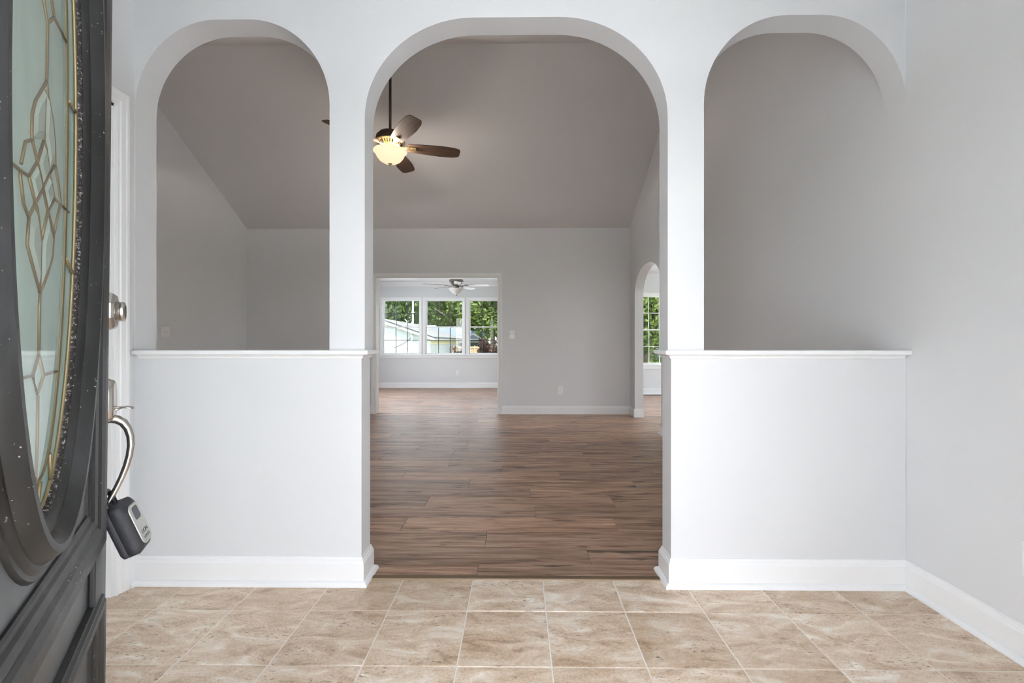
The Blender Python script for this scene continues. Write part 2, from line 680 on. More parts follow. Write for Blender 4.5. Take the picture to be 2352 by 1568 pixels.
def wall_cells(mb, u0, u1, v0, v1, holes, mapf, t0, t1):
    """flat wall with rectangular holes, thickness t0..t1."""
    us = sorted({u0, u1} | {h[0] for h in holes} | {h[1] for h in holes})
    vs = sorted({v0, v1} | {h[2] for h in holes} | {h[3] for h in holes})

    def solid(i, j):
        if i < 0 or j < 0 or i >= len(us) - 1 or j >= len(vs) - 1:
            return False
        cu, cv = (us[i] + us[i + 1]) / 2, (vs[j] + vs[j + 1]) / 2
        return not any(h[0] < cu < h[1] and h[2] < cv < h[3] for h in holes)
    for i in range(len(us) - 1):
        for j in range(len(vs) - 1):
            if not solid(i, j):
                continue
            a, b, c, d = us[i], us[i + 1], vs[j], vs[j + 1]
            mb.quad(mapf(a, c, t0), mapf(b, c, t0), mapf(b, d, t0), mapf(a, d, t0))
            mb.quad(mapf(a, c, t1), mapf(a, d, t1), mapf(b, d, t1), mapf(b, c, t1))
            if not solid(i - 1, j):
                mb.quad(mapf(a, c, t0), mapf(a, d, t0), mapf(a, d, t1), mapf(a, c, t1))
            if not solid(i + 1, j):
                mb.quad(mapf(b, c, t0), mapf(b, c, t1), mapf(b, d, t1), mapf(b, d, t0))
            if not solid(i, j - 1):
                mb.quad(mapf(a, c, t0), mapf(a, c, t1), mapf(b, c, t1), mapf(b, c, t0))
            if not solid(i, j + 1):
                mb.quad(mapf(a, d, t0), mapf(b, d, t0), mapf(b, d, t1), mapf(a, d, t1))
    return mb


def band(mb, rows, mapf, t0, t1, lo_face=True, hi_face=True, ends=True, smooth_lo=True):
    """solid between a lower and an upper curve: rows [(u, lo, hi)]."""
    for (a, la, ha), (b, lb, hb) in zip(rows, rows[1:]):
        mb.quad(mapf(a, la, t0), mapf(b, lb, t0), mapf(b, hb, t0), mapf(a, ha, t0))
        mb.quad(mapf(a, la, t1), mapf(a, ha, t1), mapf(b, hb, t1), mapf(b, lb, t1))
        if hi_face:
            mb.quad(mapf(a, ha, t0), mapf(b, hb, t0), mapf(b, hb, t1), mapf(a, ha, t1))
    if lo_face:
        o = len(mb.v)
        for u, l, h in rows:
            mb.v += [tuple(mapf(u, l, t0)), tuple(mapf(u, l, t1))]
        for i in range(len(rows) - 1):
            mb.f.append([o + 2 * i, o + 2 * i + 1, o + 2 * i + 3, o + 2 * i + 2])
            mb.s.append(smooth_lo); mb.mi.append(0)
    if ends:
        for u, l, h in (rows[0], rows[-1]):
            mb.quad(mapf(u, l, t0), mapf(u, h, t0), mapf(u, h, t1), mapf(u, l, t1))
    return mb


def arch_rows(u0, u1, top, rx, rz, zmax, n=22):
    """opening with elliptical shoulders and a flat crown."""
    rows = []
    for k in range(n + 1):
        a = (pi / 2) * k / n
        rows.append((u0 + rx * (1 - cos(a)), top - rz * (1 - sin(a)), zmax))
    for k in range(n + 1):
        a = (pi / 2) * k / n
        rows.append((u1 - rx * (1 - sin(a)), top - rz * (1 - cos(a)), zmax))
    out = [rows[0]]
    for r in rows[1:]:
        if r[0] - out[-1][0] > 1e-6:
            out.append(r)
    return out


BASE_PROF = [(0, 0), (0.014, 0), (0.014, 0.094), (0.011, 0.100), (0.0095, 0.106), (0.006, 0.110), (0.005, 0.120), (0, 0.120)]
SHOE_PROF = [(0.014, 0), (0.031, 0), (0.0305, 0.006), (0.028, 0.012), (0.023, 0.0175), (0.017, 0.021), (0.014, 0.0215)]
CASE_PROF = [(0, 0), (0, 0.011), (0.006, 0.014), (0.010, 0.011), (0.016, 0.012), (0.020, 0.016), (0.040, 0.018), (0.044, 0.021), (0.054, 0.022), (0.057, 0.018), (0.057, 0)]


def baseboard(name, path, label, side=1, shoe=True, mapf=plan):
    b = MB().sweep(BASE_PROF, path, mapf, side).build(name, 'trim_white')
    tag(b, label, 'baseboard', 'structure')
    if shoe:
        MB().sweep(SHOE_PROF, path, mapf, side).build('shoe_moulding', 'trim_white', b)
    return b


# ================================================================== THE SETTING
ARCH_TOP = 2.45
AZ = 2.78                      # top of the arcade wall (above the foyer ceiling line)
LEDGE = 1.013
aL0, aL1 = -1.662, px(757, 500, Y=YF).x
aC0, aC1 = px(837.8, 500, Y=YF).x, px(1533.8, 500, Y=YF).x
aR0, aR1 = px(1616.8, 500, Y=YF).x, 1.661
hL1 = px(830.4, 1000, Y=YF).x
hR0 = px(1541.2, 1000, Y=YF).x
amap = lambda u, v, t: (u, YF + t, v)
T = YB - YF


def build_arcade():
    mb = MB()
    band(mb, arch_rows(aL0, aL1, ARCH_TOP, 0.357, 0.376, AZ), amap, 0, T, hi_face=False, ends=False)
    band(mb, arch_rows(aC0, aC1, ARCH_TOP, 0.47, 0.432, AZ), amap, 0, T, hi_face=False, ends=False)
    band(mb, arch_rows(aR0, aR1, ARCH_TOP, 0.357, 0.376, AZ), amap, 0, T, hi_face=False, ends=False)

    def col(u0, u1, zl, zr):
        for z0, z1, u in ((0, 0, 0),):
            pass
        # front and back faces
        for t in (0, T):
            mb.quad(amap(u0, 0.99, t), amap(u1, 0.99, t), amap(u1, AZ, t), amap(u0, AZ, t))
        mb.quad(amap(u0, 0.99, 0), amap(u0, zl, 0), amap(u0, zl, T), amap(u0, 0.99, T))
        mb.quad(amap(u1, 0.99, 0), amap(u1, zr, 0), amap(u1, zr, T), amap(u1, 0.99, T))
    col(aL1, aC0, ARCH_TOP - 0.376, ARCH_TOP - 0.432)
    col(aC1, aR0, ARCH_TOP - 0.432, ARCH_TOP - 0.376)
    mb.box((XL - 0.12, YF, 0), (aL0, YB, AZ))
    # knee walls
    mb.box((aL0, YF, 0), (hL1, YB, 0.996))
    mb.box((hR0, YF, 0), (1.661, YB, 0.996))
    o = mb.build('wall_arcade', 'wall_paint')
    tag(o, 'pale grey wall with three arched openings above two knee walls', 'wall', 'structure')
    return o


build_arcade()


def ledge(name, x0, x1, free, label):
    """knee wall cap with a cove under it. free = +1: the free end is x1, -1: x0."""
    o = MB().box((x0, YF - 0.030, LEDGE - 0.018), (x1, YB + 0.030, LEDGE)).build(name, 'trim_white', bevel=0.003)
    tag(o, label, 'ledge', 'structure')
    cove = [(0, -0.036), (0.004, -0.036), (0.006, -0.033), (0.007, -0.028), (0.012, -0.0225), (0.019, -0.0195), (0.021, -0.018), (0, -0.018)]
    mp = lambda u, v, t: (u, v, LEDGE + t)
    if free > 0:
        path = [(x0 + 0.012, YF), (hL1, YF), (hL1, YB), (x0 + 0.012, YB)]
        MB().sweep(cove, path, mp, -1).build('cove_moulding', 'trim_white', o)
    else:
        path = [(x1 - 0.012, YF), (hR0, YF), (hR0, YB), (x1 - 0.012, YB)]
        MB().sweep(cove, path, mp, 1).build('cove_moulding', 'trim_white', o)
    return o


ledge('trim_1', XL + 0.010, px(844, 806, Y=YF - 0.03).x, 1, 'white wooden cap on the knee wall beside the open front door')
ledge('trim_2', px(1529.3, 804, Y=YF - 0.03).x, 1.664, -1, 'white wooden cap on the knee wall against the plain foyer wall')

# foyer walls, ceiling
lm = lambda u, v, t: (XL - t, u, v)
o = wall_cells(MB(), 0.06, YF, 0, AZ, [(1.02, 1.887, -1, 2.035)], lm, 0, 0.12).build('wall_foyer_left', 'wall_paint')
tag(o, 'pale grey foyer wall with a white cased side door', 'wall', 'structure')
fm = lambda u, v, t: (u, 0.24 - t, v)
o = wall_cells(MB(), -1.80, 1.80, 0, AZ, [(-0.47, 0.58, -1, 2.08), (-1.274, -0.806, 0.166, 2.084), (-0.404, 0.564, 2.186, 2.584)], fm, 0, 0.16).build('wall_entry', 'wall_paint')
tag(o, 'entry wall with the front doorway', 'wall', 'structure')
o = MB().box((-1.80, 0.08, 2.75), (1.80, YF, 2.80)).build('ceiling_foyer', 'ceiling_white')
tag(o, 'flat white foyer ceiling', 'ceiling', 'structure')

# side door in the foyer's left wall: leaf and moulded casing
d2 = MB().box((XL - 0.075, 1.02, 0.006), (XL - 0.04, 1.887, 2.03)).build('door_2', 'trim_white')
tag(d2, 'white closed side door in the foyer behind the open front door', 'door', 'structure')
cm = lambda u, v, t: (XL + t, u, v)
MB().sweep(CASE_PROF, [(1.887, 0), (1.887, 2.035), (1.02, 2.035), (1.02, 0)], cm, -1).build('door_casing', 'trim_white', d2)
jb = MB()
jb.box((XL - 0.12, 1.875, 0), (XL, 1.887, 2.035)).box((XL - 0.12, 1.02, 0), (XL, 1.032, 2.035)).box((XL - 0.12, 1.02, 2.023), (XL, 1.887, 2.035))
jb.build('door_jamb', 'trim_white', d2)
for z0, z1 in ((0.25, 0.95), (1.1, 1.9)):
    MB().sweep([(0, 0), (0, 0.006), (0.03, 0.002), (0.03, 0)], [(1.14, z0), (1.77, z0), (1.77, z1), (1.14, z1)], lambda u, v, t: (XL - 0.04 + t, u, v), 1, closed=True).build('panel_moulding', 'trim_white', d2)

# front door frame
o = MB().box((0.555, 0.08, 0), (0.58, 0.24, 2.08)).box((-0.47, 0.08, 0), (-0.445, 0.24, 2.08)).box((-0.445, 0.08, 2.055), (0.555, 0.24, 2.08)).build('trim_7', 'trim_white')
tag(o, 'white wooden frame of the front doorway', 'door frame', 'structure')

# right wall: one long wall, foyer through living room, arched opening to the dining room
RW = empty('wall_right', (RW0[0], RW0[1], 0), RWS)
tag(RW, 'long grey wall with a small arched opening at its far end', 'wall', 'structure')
rmap = lambda u, v, t: (t, u, v)
A0, A1 = 5.262 - 2.0, 6.412 - 2.0


def gable_rows(u0, u1, lo):
    us = sorted({u0, u1} | ({RIDGE_Y - 2.0} if u0 < RIDGE_Y - 2.0 < u1 else set()))
    return [(u, lo, ceil_z(u + 2.0) + 0.08) for u in us]


mb = MB()
band(mb, [(-1.94, 0, AZ), (YB - 2.0, 0, AZ)], rmap, 0, 0.12)
band(mb, gable_rows(YB - 2.0, A0, 0), rmap, 0, 0.12, lo_face=False)
band(mb, [(r[0], r[1], ceil_z(r[0] + 2.0) + 0.08) for r in arch_rows(A0, A1, 2.036, 0.53, 0.35, 3)], rmap, 0, 0.12, hi_face=False, ends=False)
band(mb, gable_rows(A1, YFAR + 0.1 - 2.0, 0), rmap, 0, 0.12, lo_face=False)
mb.build('wall_panel', 'wall_paint', RW)
# baseboards that follow this wall
prof_path1 = [(0, -1.76), (0, YF - 2.0)]
MB().sweep(BASE_PROF, prof_path1, plan, 1).build('baseboard', 'trim_white', RW)
MB().sweep(SHOE_PROF, prof_path1, plan, 1).build('shoe_moulding', 'trim_white', RW)
p2 = [(0, YB - 2.0), (0, A0), (0.12, A0)]
MB().sweep(BASE_PROF, p2, plan, 1).build('baseboard', 'trim_white', RW)
MB().sweep(SHOE_PROF, p2, plan, 1).build('shoe_moulding', 'trim_white', RW)
p3 = [(0.12, A1), (0, A1), (0, YFAR - 2.0)]
MB().sweep(BASE_PROF, p3, plan, 1).build('baseboard', 'trim_white', RW)

# foyer baseboards on the arcade wall (wrap round the knee wall ends)
baseboard('baseboard_arcade_left', [(XL, 1.944), (XL, YF), (hL1, YF), (hL1, YB), (-3.9, YB)], 'white baseboard of the knee wall beside the open front door', side=-1)
baseboard('baseboard_arcade_right', [(1.66, YB), (hR0, YB), (hR0, YF), (1.662, YF)], 'white baseboard of the knee wall against the plain foyer wall', side=-1)

# living room
RX = RW0[0] - sin(RWS) * (YFAR - 2.0)          # right corner at the far wall
DX0, DX1, DZ = px(862.3, 800, Y=YFAR).x, px(1144.2, 800, Y=YFAR).x, px(1100, 636.2, Y=YFAR).z
o = wall_cells(MB(), XLL - 0.12, RX + 0.13, 0, EAVE_Z + 0.08, [(DX0, DX1, -1, DZ)], lambda u, v, t: (u, YFAR + t, v), 0, 0.12).build('wall_living_back', 'wall_paint')
tag(o, 'grey far wall of the living room with a wide cased opening', 'wall', 'structure')
dc = MB().sweep(CASE_PROF, [(DX0, 0), (DX0, DZ), (DX1, DZ), (DX1, 0)], lambda u, v, t: (u, YFAR - t, v), 1).build('trim_3', 'trim_white')
tag(dc, 'white moulded casing round the wide opening to the sunroom', 'casing', 'structure')
jb = MB().box((DX0 - 0.004, YFAR, 0), (DX0 + 0.012, YFAR + 0.12, DZ)).box((DX1 - 0.012, YFAR, 0), (DX1 + 0.004, YFAR + 0.12, DZ)).box((DX0, YFAR, DZ - 0.012), (DX1, YFAR + 0.12, DZ + 0.004))
jb.build('jamb_lining', 'trim_white', dc)
baseboard('baseboard_back_right', [(DX1 + 0.057, YFAR), (RX, YFAR)], 'white baseboard under the light switch on the far wall', side=-1, shoe=False)
baseboard('baseboard_back_left', [(XLL, YFAR), (DX0 - 0.057, YFAR)], 'white baseboard of the far wall left of the wide opening', side=-1, shoe=False)

mb = MB()
llm = lambda u, v, t: (XLL - t, u, v)
wall_cells(mb, 2.0, YFAR + 0.1, 0, 2.2, [], llm, 0, 0.12)
band(mb, [(2.0, 2.2, ceil_z(2.0) + 0.08), (RIDGE_Y, 2.2, RIDGE_Z + 0.08), (YFAR + 0.1, 2.2, ceil_z(YFAR + 0.1) + 0.08)], llm, 0, 0.12, lo_face=False)
o = mb.build('wall_living_left', 'wall_paint')
tag(o, 'grey side wall of the living room with a double switch plate', 'wall', 'structure')
LWIN = [(-2.52, -2.16, 0.60, 2.00)]  # unseen window added to lift the living room light
o = wall_cells(MB(), XLL - 0.1, XL - 0.12, 0, AZ, [(a - 0.034, b + 0.034, c - 0.034, d + 0.034) for a, b, c, d in LWIN], amap, 0, T).build('wall_living_front', 'wall_paint')
tag(o, 'grey near wall of the living room beyond the foyer', 'wall', 'structure')
mb = MB()
for (ya, yb) in ((RIDGE_Y, YFAR + 0.10), (YB - 0.06, RIDGE_Y)):
    za, zb = ceil_z(ya), ceil_z(yb)
    x0, x1 = XLL - 0.1, 1.75
    mb._add([(x0, ya, za), (x1, ya, za), (x1, yb, zb), (x0, yb, zb), (x0, ya, za + 0.06), (x1, ya, za + 0.06), (x1, yb, zb + 0.06), (x0, yb, zb + 0.06)],
            [(0, 3, 2, 1), (4, 5, 6, 7), (0, 1, 5, 4), (1, 2, 6, 5), (2, 3, 7, 6), (3, 0, 4, 7)])
o = mb.build('ceiling_living', 'ceiling_paint')
tag(o, 'vaulted grey living room ceiling rising to a ridge', 'ceiling', 'structure')

# ---------------------------------------------------------------- windows
SUNC = 2.40


def window_unit(name, x0, x1, zb, zt, yw, label, cols=3, bar='grille_dark', wall_t=0.12, place=None, glass='view_dim_glass'):
    """double-hung window; x0..x1, zb..zt is the glass; yw the room face of the wall."""
    root = empty(name, ((x0 + x1) / 2, yw + 0.05, zb))
    tag(root, label, 'window', 'structure')
    inv = Matrix.Translation(-Vector(root.location))
    gy = yw + 0.05
    fr = 0.022
    zm = (zb + zt) / 2

    def part(nm, mb, mat, parent=root, bevel=0.0):
        return mb.xform(inv).build(nm, mat, parent, bevel)
    # frame lining the opening
    mb = MB()
    mb.box((x0 - fr - 0.012, yw, zb - fr - 0.012), (x0 - fr, yw + wall_t, zt + fr + 0.012))
    mb.box((x1 + fr, yw, zb - fr - 0.012), (x1 + fr + 0.012, yw + wall_t, zt + fr + 0.012))
    mb.box((x0 - fr, yw, zt + fr), (x1 + fr, yw + wall_t, zt + fr + 0.012))
    mb.box((x0 - fr, yw, zb - fr - 0.012), (x1 + fr, yw + wall_t, zb - fr))
    part('window_frame', mb, 'vinyl_white')
    # casing on the room face
    mb = MB().sweep([(0, 0), (0, 0.012), (0.02, 0.014), (0.045, 0.018), (0.05, 0.014), (0.05, 0)],
                    [(x0 - fr - 0.006, zb - fr - 0.012), (x0 - fr - 0.006, zt + fr + 0.006), (x1 + fr + 0.006, zt + fr + 0.006), (x1 + fr + 0.006, zb - fr - 0.012)],
                    lambda u, v, t: (u, yw - t, v), 1)
    part('casing', mb, 'trim_white')
    # two sashes, muntins and panes
    for s, (za, zc) in enumerate(((zm + 0.012, zt), (zb, zm - 0.012))):
        y = gy + (0.03 if s == 0 else 0.0)
        mb = MB()
        mb.box((x0 - fr, y - 0.012, za - (fr if s else 0.026)), (x0, y + 0.012, zc + fr))
        mb.box((x1, y - 0.012, za - (fr if s else 0.026)), (x1 + fr, y + 0.012, zc + fr))
        mb.box((x0, y - 0.012, zc), (x1, y + 0.012, zc + fr))
        mb.box((x0, y - 0.012, za - (fr if s else 0.026)), (x1, y + 0.012, za))
        sash = part('upper_sash' if s == 0 else 'lower_sash', mb, 'vinyl_white')
        w = (x1 - x0) / cols
        h = (zc - za) / 2
        for k in range(1, cols):
            part('muntin', MB().box((x0 + k * w - 0.007, y - 0.004, za), (x0 + k * w + 0.007, y + 0.004, zc)), bar, sash)
        part('muntin', MB().box((x0, y - 0.004, za + h - 0.007), (x1, y + 0.004, za + h + 0.007)), bar, sash)
        for k in range(cols):
            for j in range(2):
                part('pane', MB().box((x0 + k * w, y - 0.0015, za + j * h), (x0 + (k + 1) * w, y + 0.0015, za + (j + 1) * h)), glass, sash)
    if place:
        (lx, ly), rz = place
        root.location = (lx - sin(rz) * 0.05, ly + cos(rz) * 0.05, zb)
        root.rotation_euler = (0, 0, rz)
    return root


SZB, SZT = px(1000, 810.3, Y=YSUN).z, px(1000, 690.6, Y=YSUN).z
WX = [(px(a, 750, Y=YSUN).x, px(b, 750, Y=YSUN).x) for a, b in ((881.5, 961.2), (979.8, 1060.5), (1079.8, 1160.5))]
SXL, SXR = -3.6, 1.55
fr = 0.034
o = wall_cells(MB(), SXL - 0.12, SXR + 0.12, 0, SUNC + 0.05, [(a - fr, b + fr, SZB - fr, SZT + fr) for a, b in WX], lambda u, v, t: (u, YSUN + t, v), 0, 0.12).build('wall_sunroom_back', 'wall_paint')
tag(o, 'pale grey sunroom wall with three double-hung windows', 'wall', 'structure')
wl_ = ['sunroom window showing the white house gable and mast', 'middle sunroom window of three, showing the grey house roof', 'sunroom window showing the cedar fence and plum shrub']
for k, (a, b) in enumerate(WX):
    window_unit('window_%d' % (k + 1), a, b, SZB, SZT, YSUN, wl_[k])
st = MB().box((WX[0][0] - 0.14, YSUN - 0.045, SZB - fr - 0.024), (WX[2][1] + 0.14, YSUN + 0.02, SZB - fr)).build('trim_4', 'trim_white', bevel=0.004)
tag(st, 'long white sill shelf under the three sunroom windows', 'sill', 'structure')
MB().box((WX[0][0] - 0.12, YSUN - 0.016, SZB - fr - 0.082), (WX[2][1] + 0.12, YSUN, SZB - fr - 0.024)).build('apron', 'trim_white', st, bevel=0.004)
SWIN = [(7.00, 7.85, 0.42, 2.12), (8.00, 8.85, 0.42, 2.12)]  # side windows out of view, added to brighten the sunroom
o = wall_cells(MB(), YFAR + 0.12, YSUN + 0.12, 0, SUNC + 0.05, [(a - 0.034, b + 0.034, c - 0.034, d + 0.034) for a, b, c, d in SWIN], lambda u, v, t: (SXL - t, u, v), 0, 0.12).build('wall_sunroom_left', 'wall_paint')
tag(o, 'pale side wall of the sunroom with added unseen windows', 'wall', 'structure')
o = MB().box((SXR, YFAR + 0.12, 0), (SXR + 0.12, YSUN + 0.12, SUNC + 0.05)).build('wall_sunroom_right', 'wall_paint')
tag(o, 'pale side wall between sunroom and dining room', 'wall', 'structure')
o = MB().box((SXL - 0.12, YFAR + 0.10, SUNC), (SXR + 0.12, YSUN + 0.12, SUNC + 0.06)).build('ceiling_sunroom', 'ceiling_white')
tag(o, 'flat white sunroom ceiling', 'ceiling', 'structure')
CROWN = [(0, 0), (0.012, 0), (0.018, 0.02), (0.05, 0.055), (0.07, 0.085), (0.075, 0.1), (0, 0.1)]
o = MB().sweep(CROWN, [(SXL, YFAR + 0.12), (SXL, YSUN), (SXR, YSUN)], lambda u, v, t: (u, v, SUNC - 0.1 + t), -1).build('trim_5', 'trim_white')
tag(o, 'crown moulding along the top of the sunroom walls', 'moulding', 'structure')
baseboard('baseboard_sunroom', [(SXL, YFAR + 0.14), (SXL, YSUN), (SXR, YSUN)], 'white baseboard below the three sunroom windows', side=-1)

# dining room beyond the small arch
DXR = 5.2
dz0, dz1 = px(1492, 832.8, Y=YDIN).z, px(1492, 681.0, Y=YDIN).z
wxl, wxr = px(1467.5, 750, Y=YDIN).x, px(1541.5, 750, Y=YDIN).x
o = wall_cells(MB(), SXR + 0.12, DXR + 0.12, 0, SUNC + 0.05, [(wxl - fr, wxr + fr, dz0 - fr, dz1 + fr)], lambda u, v, t: (u, YDIN + t, v), 0, 0.12).build('wall_dining_back', 'wall_paint')
tag(o, 'grey dining room wall with one tall window', 'wall', 'structure')
window_unit('window_4', wxl, wxr, dz0, dz1, YDIN, 'tall window seen through the small arch, full of green leaves', bar='vinyl_white')
st = MB().box((wxl - 0.14, YDIN - 0.05, dz0 - fr - 0.024), (wxr + 0.14, YDIN + 0.02, dz0 - fr)).build('trim_6', 'trim_white', bevel=0.004)
tag(st, 'white sill of the window seen through the small arch', 'sill', 'structure')
MB().box((wxl - 0.12, YDIN - 0.018, dz0 - fr - 0.09), (wxr + 0.12, YDIN, dz0 - fr - 0.024)).build('apron', 'trim_white', st, bevel=0.004)
RWIN = [(4.2, 5.2, 0.55, 2.05), (5.5, 6.5, 0.55, 2.05), (6.8, 7.8, 0.55, 2.05)]  # out-of-view windows added to brighten the dining room
o = wall_cells(MB(), 3.2, YDIN + 0.12, 0, SUNC + 0.05, [(a - 0.034, b + 0.034, c - 0.034, d + 0.034) for a, b, c, d in RWIN], lambda u, v, t: (DXR + t, u, v), 0, 0.12).build('wall_dining_right', 'wall_paint')
tag(o, 'grey far side wall of the dining room', 'wall', 'structure')
o = MB().box((1.72, 3.2, 0), (DXR, 3.32, SUNC + 0.05)).build('wall_dining_front', 'wall_paint')
tag(o, 'grey near wall of the dining room', 'wall', 'structure')
o = MB().box((1.70, 3.2, SUNC), (DXR + 0.12, YDIN + 0.12, SUNC + 0.06)).build('ceiling_dining', 'ceiling_white')
tag(o, 'flat white dining room ceiling', 'ceiling', 'structure')
baseboard('baseboard_dining', [(SXR + 0.12, YDIN), (DXR, YDIN)], 'white baseboard under the window seen through the small arch', side=-1)

# ---------------------------------------------------------------- floors
FT = MB().box((-1.80, -0.05, -0.06), (1.80, 2.04, -0.0025)).build('floor_foyer', 'grout')
tag(FT, 'foyer floor of square beige travertine tiles with pale grout', 'floor', 'structure')
S = 0.3075
G = 0.0026
GX0, GY0 = 0.3647 * S, 5.8423 * S
tile_meshes = {}


def tile_mesh(w, d):
    key = (round(w, 4), round(d, 4))
    if key not in tile_meshes:
        e = 0.0012
        a, b = w / 2, d / 2
        mb = MB()
        vs = [(-a, -b, -0.01), (a, -b, -0.01), (a, b, -0.01), (-a, b, -0.01),
              (-a, -b, -e), (a, -b, -e), (a, b, -e), (-a, b, -e),
              (-a + e, -b + e, 0), (a - e, -b + e, 0), (a - e, b - e, 0), (-a + e, b - e, 0)]
        fs = [(0, 1, 5, 4), (1, 2, 6, 5), (2, 3, 7, 6), (3, 0, 4, 7), (4, 5, 9, 8), (5, 6, 10, 9), (6, 7, 11, 10), (7, 4, 8, 11), (8, 9, 10, 11)]
        mb._add(vs, fs)
        tile_meshes[key] = mb.mesh('tile', 'travertine')
    return tile_meshes[key]


rt = random.Random(4)
for j in range(-6, 1):
    y0, y1 = GY0 + j * S, GY0 + (j + 1) * S
    y0, y1 = max(y0, -0.04), min(y1, 2.036)
    if y1 - y0 < 0.03:
        continue
    for i in range(-7, 6):
        x0, x1 = GX0 + i * S, GX0 + (i + 1) * S
        x0, x1 = max(x0, -1.69), min(x1, 1.69)
        if x1 - x0 < 0.02:
            continue
        inst('tile', tile_mesh(x1 - x0 - 2 * G, y1 - y0 - 2 * G), FT, ((x0 + x1) / 2, (y0 + y1) / 2, rt.uniform(-0.0004, 0.0002)))

FW = MB().box((XLL - 0.1, 2.04, -0.06), (SXR + 0.2, YSUN + 0.1, -0.004)).box((SXR + 0.2, 3.2, -0.06), (DXR + 0.1, YDIN + 0.1, -0.004)).build('floor_living', 'sub_floor')
tag(FW, 'brown wood plank floor running through living room and sunroom', 'floor', 'structure')
PW, PL = 0.19, 1.22
plank_meshes = {}


def plank_mesh(w, d):
    key = (round(w, 3), round(d, 3))
    if key not in plank_meshes:
        a, b, e = w / 2, d / 2, 0.0008
        mb = MB()
        vs = [(-a, -b, -0.006), (a, -b, -0.006), (a, b, -0.006), (-a, b, -0.006),
              (-a, -b, -e), (a, -b, -e), (a, b, -e), (-a, b, -e),
              (-a + e, -b + e, 0), (a - e, -b + e, 0), (a - e, b - e, 0), (-a + e, b - e, 0)]
        fs = [(0, 1, 5, 4), (1, 2, 6, 5), (2, 3, 7, 6), (3, 0, 4, 7), (4, 5, 9, 8), (5, 6, 10, 9), (6, 7, 11, 10), (7, 4, 8, 11), (8, 9, 10, 11)]
        mb._add(vs, fs)
        plank_meshes[key] = mb.mesh('plank', 'wood_plank')
    return plank_meshes[key]


rp = random.Random(21)
planks = []
# end joints seen in the photograph: row start depth -> joint x
joints = {2.174: -0.01, 2.364: None}
k = -1
while True:
    y0 = 2.174 + PW * k
    y1 = y0 + PW
    k += 1
    y0c = max(y0, 2.066)
    if y0c >= YSUN:
        break
    y1c = min(y1, YSUN)
    off = ((k * 0.437) + rp.uniform(-0.12, 0.12)) % 1.0 * PL
    if y0 < YFAR:
        segs = [(XLL, 1.66 if not (5.2 < (y0 + y1) / 2 < 6.5) else 3.1)]
        if (y0 + y1) / 2 >= 6.5:
            segs.append((1.68, 3.1))
    else:
        segs = [(-3.3, 0.3)]
        if y1c < YDIN:
            segs.append((1.68, 3.1))
    if 4.9 < (y0 + y1) / 2 <= 5.2:
        segs.append((1.79, 3.1))
    for (sa, sb) in segs:
        x = sa - off
        while x < sb:
            xa, xb = max(x, sa), min(x + PL, sb)
            x += PL
            if xb - xa > 0.03:
                planks.append((xa, xb, y0c, y1c))
g = 0.0008
for (xa, xb, ya, yb) in planks:
    inst('plank', plank_mesh(xb - xa - 2 * g, yb - ya - 2 * g), FW, ((xa + xb) / 2, (ya + yb) / 2, 0))
# the parts of the sunroom and dining floor that no view reaches
mb = MB().box((-3.6, YFAR + 0.05, -0.0035), (-3.3, YSUN, -0.0006)).box((0.3, YFAR + 0.05, -0.0035), (SXR, YSUN, -0.0006)).box((3.1, 3.32, -0.0035), (DXR, YDIN, -0.0006)).box((1.79, 3.32, -0.0035), (3.1, 4.85, -0.0006))
pf = mb.build('plank_field', 'wood_plank', FW)
pf['kind'] = 'stuff'
MB().box((hL1 - 0.02, 2.037, -0.004), (hR0 + 0.02, 2.0645, 0.005)).build('threshold_strip', 'threshold_wood', FW, bevel=0.003)
MB().box((hL1 - 0.02, 2.033, -0.004), (hR0 + 0.02, 2.0375, 0.0035)).build('threshold_lip', 'threshold_lip', FW)

# ---------------------------------------------------------------- unseen windows added to light the rooms
n_ = 5
EWIN = [(-1.24, -0.84, 0.20, 2.05), (-0.37, 0.53, 2.22, 2.55)]  # sidelight and transom, added unseen to even out the foyer light
for wins, ax, rz, nm, cat_ in ((LWIN, YB, pi, 'unseen street side window added to light the living room', 'living'), (SWIN, SXL, pi / 2, 'unseen side window added to light the sunroom', 'sunroom'), (RWIN, DXR, -pi / 2, 'unseen side window added to light the dining room', 'dining'), (EWIN, 0.24, pi, 'unseen entry windows added to light the foyer', 'entry')):
    for i_, (a, b, c, d) in enumerate(wins):
        mid = (a + b) / 2
        pos = (mid, ax) if rz == pi else (ax, mid)
        q = window_unit('window_%d' % n_, -(b - a) / 2, (b - a) / 2, c, d, 0.0, (('tinted unseen sidelight window added beside the front doorway', 'clear unseen transom window added above the front doorway')[i_] if cat_ == 'entry' else nm + ', %s along the wall' % ('first', 'second', 'third')[i_]), place=(pos, rz), glass='sidelight_glass' if (cat_ == 'entry' and i_ == 0) else 'window_glass')
        q['group'] = cat_ + ' added windows'
        n_ += 1

